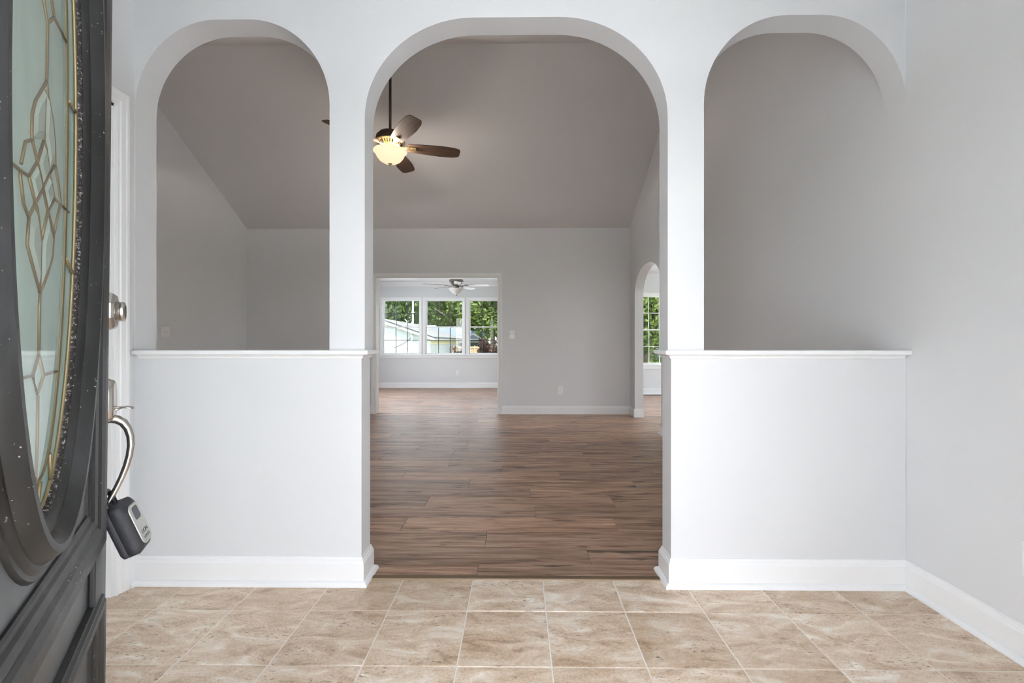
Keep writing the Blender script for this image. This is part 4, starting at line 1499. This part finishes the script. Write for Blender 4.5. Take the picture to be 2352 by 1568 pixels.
def ceiling_fan(name, loc, top, ang0, lit, label):
    """loc = centre at blade height; top = ceiling height above it."""
    r = empty(name, loc)
    tag(r, label, 'ceiling fan')
    if lit:
        hb_, rb, bm, rim_z = 'bronze_dark', 'antique_brass', ['fan_blade_wood', 'fan_blade_edge'], -0.046
        MB().tube([(0, 0, 0.12), (0, 0, top - 0.06)], 0.0125, 16).build('downrod', 'bronze_dark', r)
        MB().lathe([(0.014, top - 0.16), (0.05, top - 0.13), (0.07, top - 0.09), (0.072, top - 0.02)], seg=24).build('canopy', 'bronze_dark', r)
        MB().lathe([(0.02, 0.150), (0.05, 0.146), (0.10, 0.128), (0.130, 0.095), (0.137, 0.06), (0.137, 0.045), (0.02, 0.045)], seg=40).build('motor_housing', 'bronze_dark', r)
        ring = MB().lathe([(0.136, 0.047), (0.141, 0.043), (0.141, 0.038), (0.120, 0.036), (0.085, -0.002), (0.08, -0.008), (0.04, -0.010)], seg=40).build('vent_ring', 'antique_brass', r)
        for k in range(28):
            a = 2 * pi * k / 28
            sl = MB().box((0.092, -0.0045, -0.0015), (0.124, 0.0045, 0.0015))
            m = Matrix.Rotation(a, 4, 'Z') @ Matrix.Translation((0, 0, 0.0)) @ Matrix.Translation((0.105, 0, 0.0185)) @ Matrix.Rotation(-0.82, 4, 'Y') @ Matrix.Translation((-0.108, 0, -0.0005))
            sl.xform(m).build('vent_slot', 'slot_dark', ring)
        MB().lathe([(0.045, -0.008), (0.05, -0.014), (0.05, -0.024), (0.032, -0.03), (0.032, -0.048), (0.02, -0.05)], seg=32).build('light_fitter', 'antique_brass', r)
        bowl = MB().lathe([(0.149, -0.040), (0.157, -0.044), (0.158, -0.050), (0.151, -0.056), (0.142, -0.062), (0.136, -0.076), (0.122, -0.105), (0.098, -0.134), (0.065, -0.154), (0.025, -0.165), (0.0, -0.167), (0.0, -0.163), (0.024, -0.161), (0.063, -0.150), (0.095, -0.131), (0.118, -0.103), (0.132, -0.076), (0.138, -0.061), (0.149, -0.052), (0.149, -0.040)], seg=48).build('glass_bowl', 'bowl_lit', r, label='glowing cream glass bowl')
        MB().lathe([(0.004, -0.158), (0.020, -0.165), (0.021, -0.169), (0.012, -0.176), (0.009, -0.182), (0.005, -0.195), (0.0, -0.199)], seg=20).build('finial', 'antique_brass', r)
        R0, R1 = 0.165, 0.668
        bw = (0.115, 0.165, 0.125)
    else:
        bm = ['fan_blade_white', 'nickel_fan']
        MB().lathe([(0.035, 0.145), (0.04, 0.17), (0.06, top - 0.02), (0.065, top)], seg=24).build('canopy', 'nickel_fan', r)
        MB().lathe([(0.03, 0.15), (0.09, 0.142), (0.135, 0.122), (0.142, 0.10), (0.142, 0.085), (0.13, 0.07), (0.06, 0.068)], seg=40).build('motor_housing', 'nickel_fan', r)
        MB().lathe([(0.10, 0.07), (0.12, 0.055), (0.105, 0.03), (0.075, 0.01), (0.06, -0.01), (0.055, -0.045), (0.03, -0.05)], seg=20, smooth=False).build('vent_ring', 'nickel_fan', r)
        bowl = MB().lathe([(0.152, -0.058), (0.150, -0.064), (0.135, -0.085), (0.112, -0.112), (0.080, -0.142), (0.045, -0.165), (0.014, -0.182), (0.0, -0.186), (0.0, -0.182), (0.042, -0.161), (0.076, -0.139), (0.108, -0.109), (0.13, -0.083), (0.146, -0.062), (0.152, -0.058)], seg=48).build('glass_bowl', 'bowl_off', r, label='unlit frosted white glass bowl')
        MB().lathe([(0.004, -0.178), (0.016, -0.180), (0.012, -0.190), (0.004, -0.204), (0.0, -0.206)], seg=16).build('finial', 'bronze_dark', r)
        R0, R1 = 0.17, 0.668
        bw = (0.10, 0.135, 0.12)
    me = blade_mesh(R0, R1, *bw, bm)
    arm_mat = 'antique_brass' if lit else 'nickel_fan'
    am = MB()
    am.prism([(0.075, -0.018), (0.13, -0.012), (0.165, -0.026), (0.235, -0.024), (0.245, 0.0), (0.235, 0.024), (0.165, 0.026), (0.13, 0.012), (0.075, 0.018)], lambda u, v, t: (u, v, t), -0.0075, -0.0032)
    am.prism([(0.20, -0.013), (0.24, -0.013), (0.245, 0.0), (0.24, 0.013), (0.20, 0.013), (0.196, 0.0)], lambda u, v, t: (u, v, t), -0.014, -0.0074)
    arm_me = am.mesh('blade_arm', [arm_mat])
    for k in range(5):
        a = ang0 + k * 2 * pi / 5
        m = Matrix.Rotation(a, 4, 'Z') @ Matrix.Rotation(radians(-13 if lit else -11), 4, 'X')
        b = inst('blade', me, r)
        b.matrix_basis = m @ Matrix.Translation((R0, 0, 0.002))
        arm = inst('blade_arm', arm_me, b)
        arm.matrix_basis = Matrix.Translation((-R0, 0, 0))
    return r


fan1 = ceiling_fan('ceiling_fan', (-1.215, 4.40, 2.917), RIDGE_Z - SLOPE * 0.07 - 2.917, radians(15.5), True, 'lit ceiling fan with brown blades hanging from the vaulted living room ceiling')
fan2 = ceiling_fan('ceiling_fan', (-1.216, 9.2, 2.165), SUNC - 2.165, radians(-8), False, 'unlit white-bladed ceiling fan close under the sunroom ceiling')

# the fan's bulbs, inside the open-topped glass bowl
for k in range(3):
    a = 2 * pi * k / 3 + 0.4
    l = bpy.data.lights.new('fan_bulb', 'POINT')
    l.energy = 16.0
    l.color = (1.0, 0.90, 0.79)
    l.shadow_soft_size = 0.05
    o = bpy.data.objects.new('fan_bulb', l)
    COL.objects.link(o)
    o.parent = fan1
    o.location = (0.088 * cos(a), 0.088 * sin(a), -0.052)


# ================================================================== OUTSIDE
def house_gable_y(name, x0, x1, y0, y1, eave, ridge, wall, roof, label, over=0.35, rake=0.4):
    """house whose ridge runs along Y; gable faces the viewer."""
    r = empty(name, ((x0 + x1) / 2, y0, GROUND))
    tag(r, label, 'house')
    I = Matrix.Translation(-Vector(r.location))
    xm = (x0 + x1) / 2
    sl = (ridge - eave) / ((x1 - x0) / 2)
    poly = [(x0, GROUND), (x1, GROUND), (x1, eave), (xm, ridge), (x0, eave)]
    MB().prism(poly, lambda u, v, t: (u, t, v), y0, y1).xform(I).build('wall', wall, r)
    th = 0.10
    for sg in (-1, 1):
        xe = xm + sg * ((x1 - x0) / 2 + over)
        ze = eave - sl * over
        P = [(xm, ridge + 0.02), (xe, ze + 0.02), (xe, ze + 0.02 + th), (xm, ridge + 0.02 + th)]
        MB().prism(P, lambda u, v, t: (u, t, v), y0 - rake, y1 + rake).xform(I).build('roof_slope', roof, r)
        # rake board and its dark drip edge
        P = [(xm, ridge - 0.16), (xe, ze - 0.16), (xe, ze + 0.05), (xm, ridge + 0.05)]
        MB().prism(P, lambda u, v, t: (u, t, v), y0 - rake - 0.04, y0 - rake).xform(I).build('rake_board', 'fascia_white', r)
        P = [(xm, ridge + 0.05), (xe, ze + 0.05), (xe, ze + 0.15), (xm, ridge + 0.15)]
        MB().prism(P, lambda u, v, t: (u, t, v), y0 - rake - 0.07, y0 - rake).xform(I).build('drip_edge', 'gutter_dark', r)
        MB().box((xe - 0.05 if sg > 0 else xe - 0.06, y0 - rake, ze - 0.16), (xe + 0.06 if sg > 0 else xe + 0.05, y1 + rake, ze + 0.02)).xform(I).build('fascia_board', 'fascia_white', r)
        MB().box((xe - 0.0 if sg > 0 else xe - 0.13, y0 - rake, ze + 0.03), (xe + 0.13 if sg > 0 else xe, y1 + rake, ze + 0.13)).xform(I).build('gutter', 'gutter_dark', r)
    return r, I


H1X = -7.25
h1, I1 = house_gable_y('neighbour_house', H1X - 8.9, H1X, 38.4, 57.5, 1.42, 2.94, 'siding_white', 'shingle_tan', 'white sided house with tan shingle gable roof behind the sunroom windows')
# gable window with its lites
gw0, gw1 = px(898, 800, Y=38.4), px(924.5, 789, Y=38.4)
zt1 = gw1.z
wf = MB().box((gw0.x - 0.06, 38.36, zt1 - 1.5), (gw1.x + 0.06, 38.42, zt1 + 0.06)).xform(I1).build('window', 'fascia_white', h1)
for k in range(3):
    xa = gw0.x + (gw1.x - gw0.x) * k / 3
    xb = gw0.x + (gw1.x - gw0.x) * (k + 1) / 3
    MB().box((xa + 0.02, 38.34, zt1 - 1.44), (xb - 0.02, 38.37, zt1)).xform(I1).build('pane', 'blind_white', wf)
# cream frieze and pale panels on the shaded side wall
MB().box((H1X, 38.4, 0.80), (H1X + 0.05, 57.4, 1.30)).xform(I1).build('frieze', 'cream_trim', h1)
for ya, yb in ((41.0, 46.0), (48.5, 52.5)):
    pn = MB().box((H1X, ya, GROUND), (H1X + 0.07, yb, 0.62)).xform(I1).build('garage_door', 'fascia_white', h1)
    for k in range(4):
        MB().box((H1X + 0.07, ya + 0.15, GROUND + 0.12 + k * 0.45), (H1X + 0.09, yb - 0.15, GROUND + 0.5 + k * 0.45)).xform(I1).build('panel', 'siding_white', pn)
# service mast on the gable
mp_ = px(945.5, 800, Y=38.1)
mt = empty('service_mast', (mp_.x, 38.1, GROUND))
tag(mt, 'grey electric service mast on the white house gable', 'mast')
MB().tube([(0, 0, 0), (0, 0, 2.95)], 0.07, 10).build('conduit', 'mast_grey', mt)
MB().lathe([(0.10, 2.95), (0.10, 3.05), (0.03, 3.15), (0, 3.15)], seg=12).build('weatherhead', 'mast_grey', mt)
MB().box((-0.14, 0.05, 0.6), (0.14, 0.3, 1.15)).build('meter_box', 'mast_grey', mt)
MB().tube([(0.0, -0.05, 2.7), (-0.35, -0.1, 2.35), (-0.9, -0.1, 2.05), (-1.5, 0.1, 1.8)], 0.03, 6).build('drop_wire', 'gutter_dark', mt)
vp = px(948.5, 700, Y=59.0)
o = MB().tube([(0, 0, 0), (0, 0, 8.6)], [0.13, 0.10], 10).lathe([(0.22, 6.0), (0.22, 6.1)], seg=8).build('flag_pole', 'mast_grey')
o.location = (vp.x, 59.0, GROUND)
tag(o, 'tall pale pole rising behind the white house roof', 'pole')

# blue-grey house: ridge along X, porch gable towards the viewer
H2Y, H2X0, H2X1 = 60.0, -12.5, -4.35
r2 = empty('neighbour_house', ((H2X0 + H2X1) / 2, H2Y, GROUND))
tag(r2, 'slate blue house with small porch gable behind the cedar fence', 'house')
I2 = Matrix.Translation(-Vector(r2.location))
ez2, rz2, dep = 1.30, 3.0, 7.0
MB().prism([(H2Y, GROUND), (H2Y + dep, GROUND), (H2Y + dep, ez2), (H2Y + dep / 2, rz2), (H2Y, ez2)], lambda u, v, t: (t, u, v), H2X0, H2X1).xform(I2).build('wall', 'fascia_white', r2)
MB().box((H2X0, H2Y - 0.03, GROUND), (H2X1 - 0.2, H2Y, ez2 - 0.15)).xform(I2).build('front_cladding', 'slate_wall', r2)
for sg in (-1, 1):
    ye = H2Y + dep / 2 + sg * (dep / 2 + 0.4)
    ze = ez2 - (rz2 - ez2) / (dep / 2) * 0.4
    P = [(H2Y + dep / 2, rz2), (ye, ze), (ye, ze + 0.1), (H2Y + dep / 2, rz2 + 0.1)]
    MB().prism(P, lambda u, v, t: (t, u, v), H2X0 - 0.3, H2X1 + 0.15).xform(I2).build('roof_slope', 'shingle_blue', r2)
    P = [(H2Y + dep / 2, rz2 - 0.16), (ye, ze - 0.16), (ye, ze + 0.06), (H2Y + dep / 2, rz2 + 0.06)]
    MB().prism(P, lambda u, v, t: (t, u, v), H2X1 + 0.15, H2X1 + 0.2).xform(I2).build('rake_board', 'fascia_white', r2)
MB().box((H2X0 - 0.3, H2Y - 0.48, ez2 - 0.42), (H2X1 + 0.15, H2Y - 0.42, ez2 - 0.2)).xform(I2).build('fascia_board', 'fascia_white', r2)
gx = px(1086.5, 768, Y=58.5).x
gz = px(1086.5, 768.5, Y=58.5).z
ge = px(1106, 778.5, Y=58.5)
hw = ge.x - gx
pg = MB().prism([(gx - hw, ge.z), (gx + hw, ge.z), (gx, gz)], lambda u, v, t: (u, t, v), 58.55, 60.2).xform(I2).build('porch_gable', 'blue_gable', r2)
for sg in (-1, 1):
    MB().prism([(gx, gz), (gx + sg * (hw + 0.1), ge.z - 0.05), (gx + sg * (hw + 0.1), ge.z + 0.08), (gx, gz + 0.14)], lambda u, v, t: (u, t, v), 58.4, 60.6).xform(I2).build('porch_rake', 'fascia_white', pg)
MB().box((gx - hw, 58.42, ge.z - 0.16), (gx + hw, 58.52, ge.z)).xform(I2).build('porch_beam', 'fascia_white', pg)
for xx in (gx - hw + 0.1, gx + hw - 0.15):
    MB().box((xx - 0.08, 58.44, GROUND), (xx + 0.08, 58.56, ge.z - 0.16)).xform(I2).build('porch_post', 'fascia_white', pg)
# long pale building far behind
b3 = empty('far_building', (-9, 84, GROUND))
tag(b3, 'long low building with pale roof far behind the houses', 'building')
MB().box((-11, -0, 0), (6.5, 8, 4.3)).build('wall', 'fascia_white', b3)
MB().prism([(-0.5, 4.3), (8.5, 4.3), (4, 5.45)], lambda u, v, t: (t, u, v), -11.5, 7.0).build('roof', 'pale_roof', b3)


def fence(name, x0, x1, y, top, mat, label, step=2.4):
    r = empty(name, (x0, y, GROUND))
    tag(r, label, 'fence')
    H = top - GROUND
    n = int((x1 - x0) / step)
    rr = random.Random(3)
    for k in range(n + 1):
        MB().box((k * step - 0.06, -0.12, 0), (k * step + 0.06, -0.01, H + 0.06)).build('post', mat, r)
    mb = MB()
    x = 0.0
    while x < x1 - x0:
        hh = H - 0.02 + rr.uniform(-0.02, 0.02)
        wd_ = 0.135
        a, b = x + 0.006, x + wd_ - 0.004
        mb.prism([(a, 0.03), (b, 0.03), (b, hh - 0.04), (b - 0.03, hh), (a + 0.03, hh), (a, hh - 0.04)], lambda u, v, t: (u, t, v), 0.0, 0.02)
        x += wd_
    pk = mb.build('picket_run', mat, r)
    pk['kind'] = 'stuff'
    for zz in (0.35, H - 0.25):
        MB().box((0, -0.05, zz), (x1 - x0, -0.001, zz + 0.09)).build('rail', mat, r)
    return r


fence('cedar_fence', -7.0, 6.2, 50.0, 0.55, 'fence_cedar', 'tan cedar privacy fence seen through the sunroom window')
fence('grey_fence', 8.0, 17.0, 33.0, 0.62, 'fence_grey', 'weathered grey board fence seen through the small arch')

# ------------------------------------------------------------------ trees and shrubs
import numpy as np


def crown_mesh(name, n, rad, size, mat, seed, lumps=14):
    rg = np.random.default_rng(seed)
    R = np.array(rad)
    # clusters of leaves on an uneven ellipsoid
    cen = rg.normal(size=(lumps, 3))
    cen /= np.linalg.norm(cen, axis=1)[:, None]
    cen *= rg.uniform(0.35, 0.85, (lumps, 1))
    which = rg.integers(0, lumps, n)
    off = rg.normal(size=(n, 3))
    off /= np.linalg.norm(off, axis=1)[:, None]
    off *= (rg.uniform(0.25, 1.0, (n, 1)) ** 0.5) * 0.42
    c = (cen[which] + off) * R
    a = rg.normal(size=(n, 3))
    a /= np.linalg.norm(a, axis=1)[:, None]
    b = np.cross(a, rg.normal(size=(n, 3)))
    b /= np.linalg.norm(b, axis=1)[:, None]
    s = rg.uniform(0.55, 1.2, (n, 1)) * size
    nrm = np.cross(a, b)
    v = np.stack([c - a * s, c + b * s * 0.45 + nrm * s * 0.12, c + a * s, c - b * s * 0.45 + nrm * s * 0.12], axis=1).reshape(-1, 3)
    me = bpy.data.meshes.new(name)
    f = np.arange(n * 4).reshape(-1, 4)
    me.from_pydata(v.tolist(), [], f.tolist())
    me.update()
    me.materials.append(MATS[mat])
    return me


def trunk_mesh(h, r, seed):
    rg = random.Random(seed)
    mb = MB()
    pts = [(0, 0, 0), (rg.uniform(-.1, .1), rg.uniform(-.1, .1), h * 0.4), (rg.uniform(-.3, .3), rg.uniform(-.3, .3), h * 0.75), (rg.uniform(-.5, .5), rg.uniform(-.5, .5), h)]
    mb.tube(pts, [r, r * 0.8, r * 0.55, r * 0.2], 8)
    for k in range(6):
        a = rg.uniform(0, 2 * pi)
        z = h * rg.uniform(0.35, 0.7)
        L = h * rg.uniform(0.3, 0.5)
        mb.tube([(0, 0, z), (cos(a) * L * 0.5, sin(a) * L * 0.5, z + L * 0.4), (cos(a) * L, sin(a) * L, z + L * 0.65)], [r * 0.45, r * 0.3, r * 0.1], 6)
    return mb.mesh('trunk', 'bark')


crownA = crown_mesh('crown', 7000, (5.2, 4.6, 5.4), 0.40, 'leaf_green', 1, 22)
crownB = crown_mesh('crown', 7000, (4.8, 4.4, 5.0), 0.38, 'leaf_bright', 2, 20)
crownC = crown_mesh('crown', 4000, (4.2, 4.0, 3.0), 0.45, 'leaf_yellow', 3, 14)
crownD = crown_mesh('crown', 9000, (3.6, 3.4, 4.6), 0.20, 'leaf_bright', 4, 22)
trunkA = trunk_mesh(9.5, 0.35, 5)


def tree(name, x, y, cz, crown, label, scale=1.0, rz=0.0):
    r = empty(name, (x, y, GROUND), rz)
    tag(r, label, 'tree', group='trees beyond the windows')
    inst('trunk', trunkA, r, (0, 0, 0), (0, 0, 0), (scale, scale, (cz - GROUND) / 9.5 * 1.15))
    inst('crown', crown, r, (0, 0, cz - GROUND), (0, 0, 0), (scale, scale, scale))
    return r


def at(xp, Y):
    return px(xp, 700, Y=Y).x


tree('shade_tree', at(893, 72), 72, 7.0, crownA, 'dark green tree above the ridge of the white sided house', 1.0, 0.3)
tree('shade_tree', at(1050, 74), 74, 7.9, crownB, 'broad green tree filling the top of the middle sunroom window', 1.06, 0.9)
tree('shade_tree', at(972, 98), 98, 9.0, crownA, 'dark tree farther back beside the pale pole', 1.0, 2.2)
tree('shade_tree', at(898, 116), 116, 10.0, crownB, 'distant bright tree glimpsed past the white house roof', 1.25, 1.3)
tree('shade_tree', at(1010, 122), 122, 10.0, crownA, 'distant tall dark tree behind the long pale building', 1.5, 2.0)
tree('shade_tree', at(1131, 56), 56, 5.9, crownB, 'bright leafy tree right behind the cedar fence', 0.98, 5.2)
tree('shade_tree', at(1170, 68), 68, 6.0, crownA, 'darker leafy tree farther behind the fence, beside the casing', 1.0, 0.4)
tree('shade_tree', at(1090, 107), 107, 5.9, crownC, 'yellow green tree low on the horizon beyond the pale building', 0.95, 0.0)
tree('leafy_tree', at(1486, 29), 29, 4.6, crownD, 'leafy tree filling the window seen through the small arch', 1.15, 0.5)
tree('leafy_tree', at(1515, 41), 41, 5.2, crownB, 'tall green tree farther back behind the grey fence', 1.0, 2.5)
tree('leafy_tree', at(1470, 53), 53, 5.6, crownA, 'dark tree farthest back behind the grey fence', 1.0, 1.5)
shrubP = crown_mesh('foliage', 1500, (1.1, 1.0, 1.45), 0.14, 'leaf_plum', 7, 9)
shrubG = crown_mesh('foliage', 1200, (1.6, 0.9, 0.7), 0.14, 'leaf_bright', 8, 9)


def shrub(name, x, y, z, me, label, sc=1.0, rz=0.0):
    r = empty(name, (x, y, GROUND), rz)
    tag(r, label, 'shrub')
    inst('foliage', me, r, (0, 0, z - GROUND), (0, 0, 0), (sc, sc, sc))
    MB().tube([(0, 0, 0), (0.05, 0, (z - GROUND) * 0.9)], [0.06, 0.03], 6).build('stem', 'bark', r)
    return r


shrub('plum_shrub', at(1116, 48.6), 48.6, 0.55, shrubP, 'dark plum shrub in front of the cedar fence by the slate blue house')
shrub('plum_shrub', at(1143, 46.4), 46.4, 0.35, shrubP, 'dark plum shrub in front of the fence at the casing edge', 0.9, 2.0)
shrub('plum_shrub', at(1056, 49), 49, -0.1, shrubP, 'small brown shrub past the corner of the white house', 0.7, 1.0)
shrub('green_shrub', at(1490, 31.7), 31.7, -0.5, shrubG, 'low green shrub at the foot of the grey fence')
shrub('green_shrub', at(1512, 23.6), 23.6, -0.5, shrubG, 'second low green shrub at the grey fence, nearer the post', 1.0, 1.1)
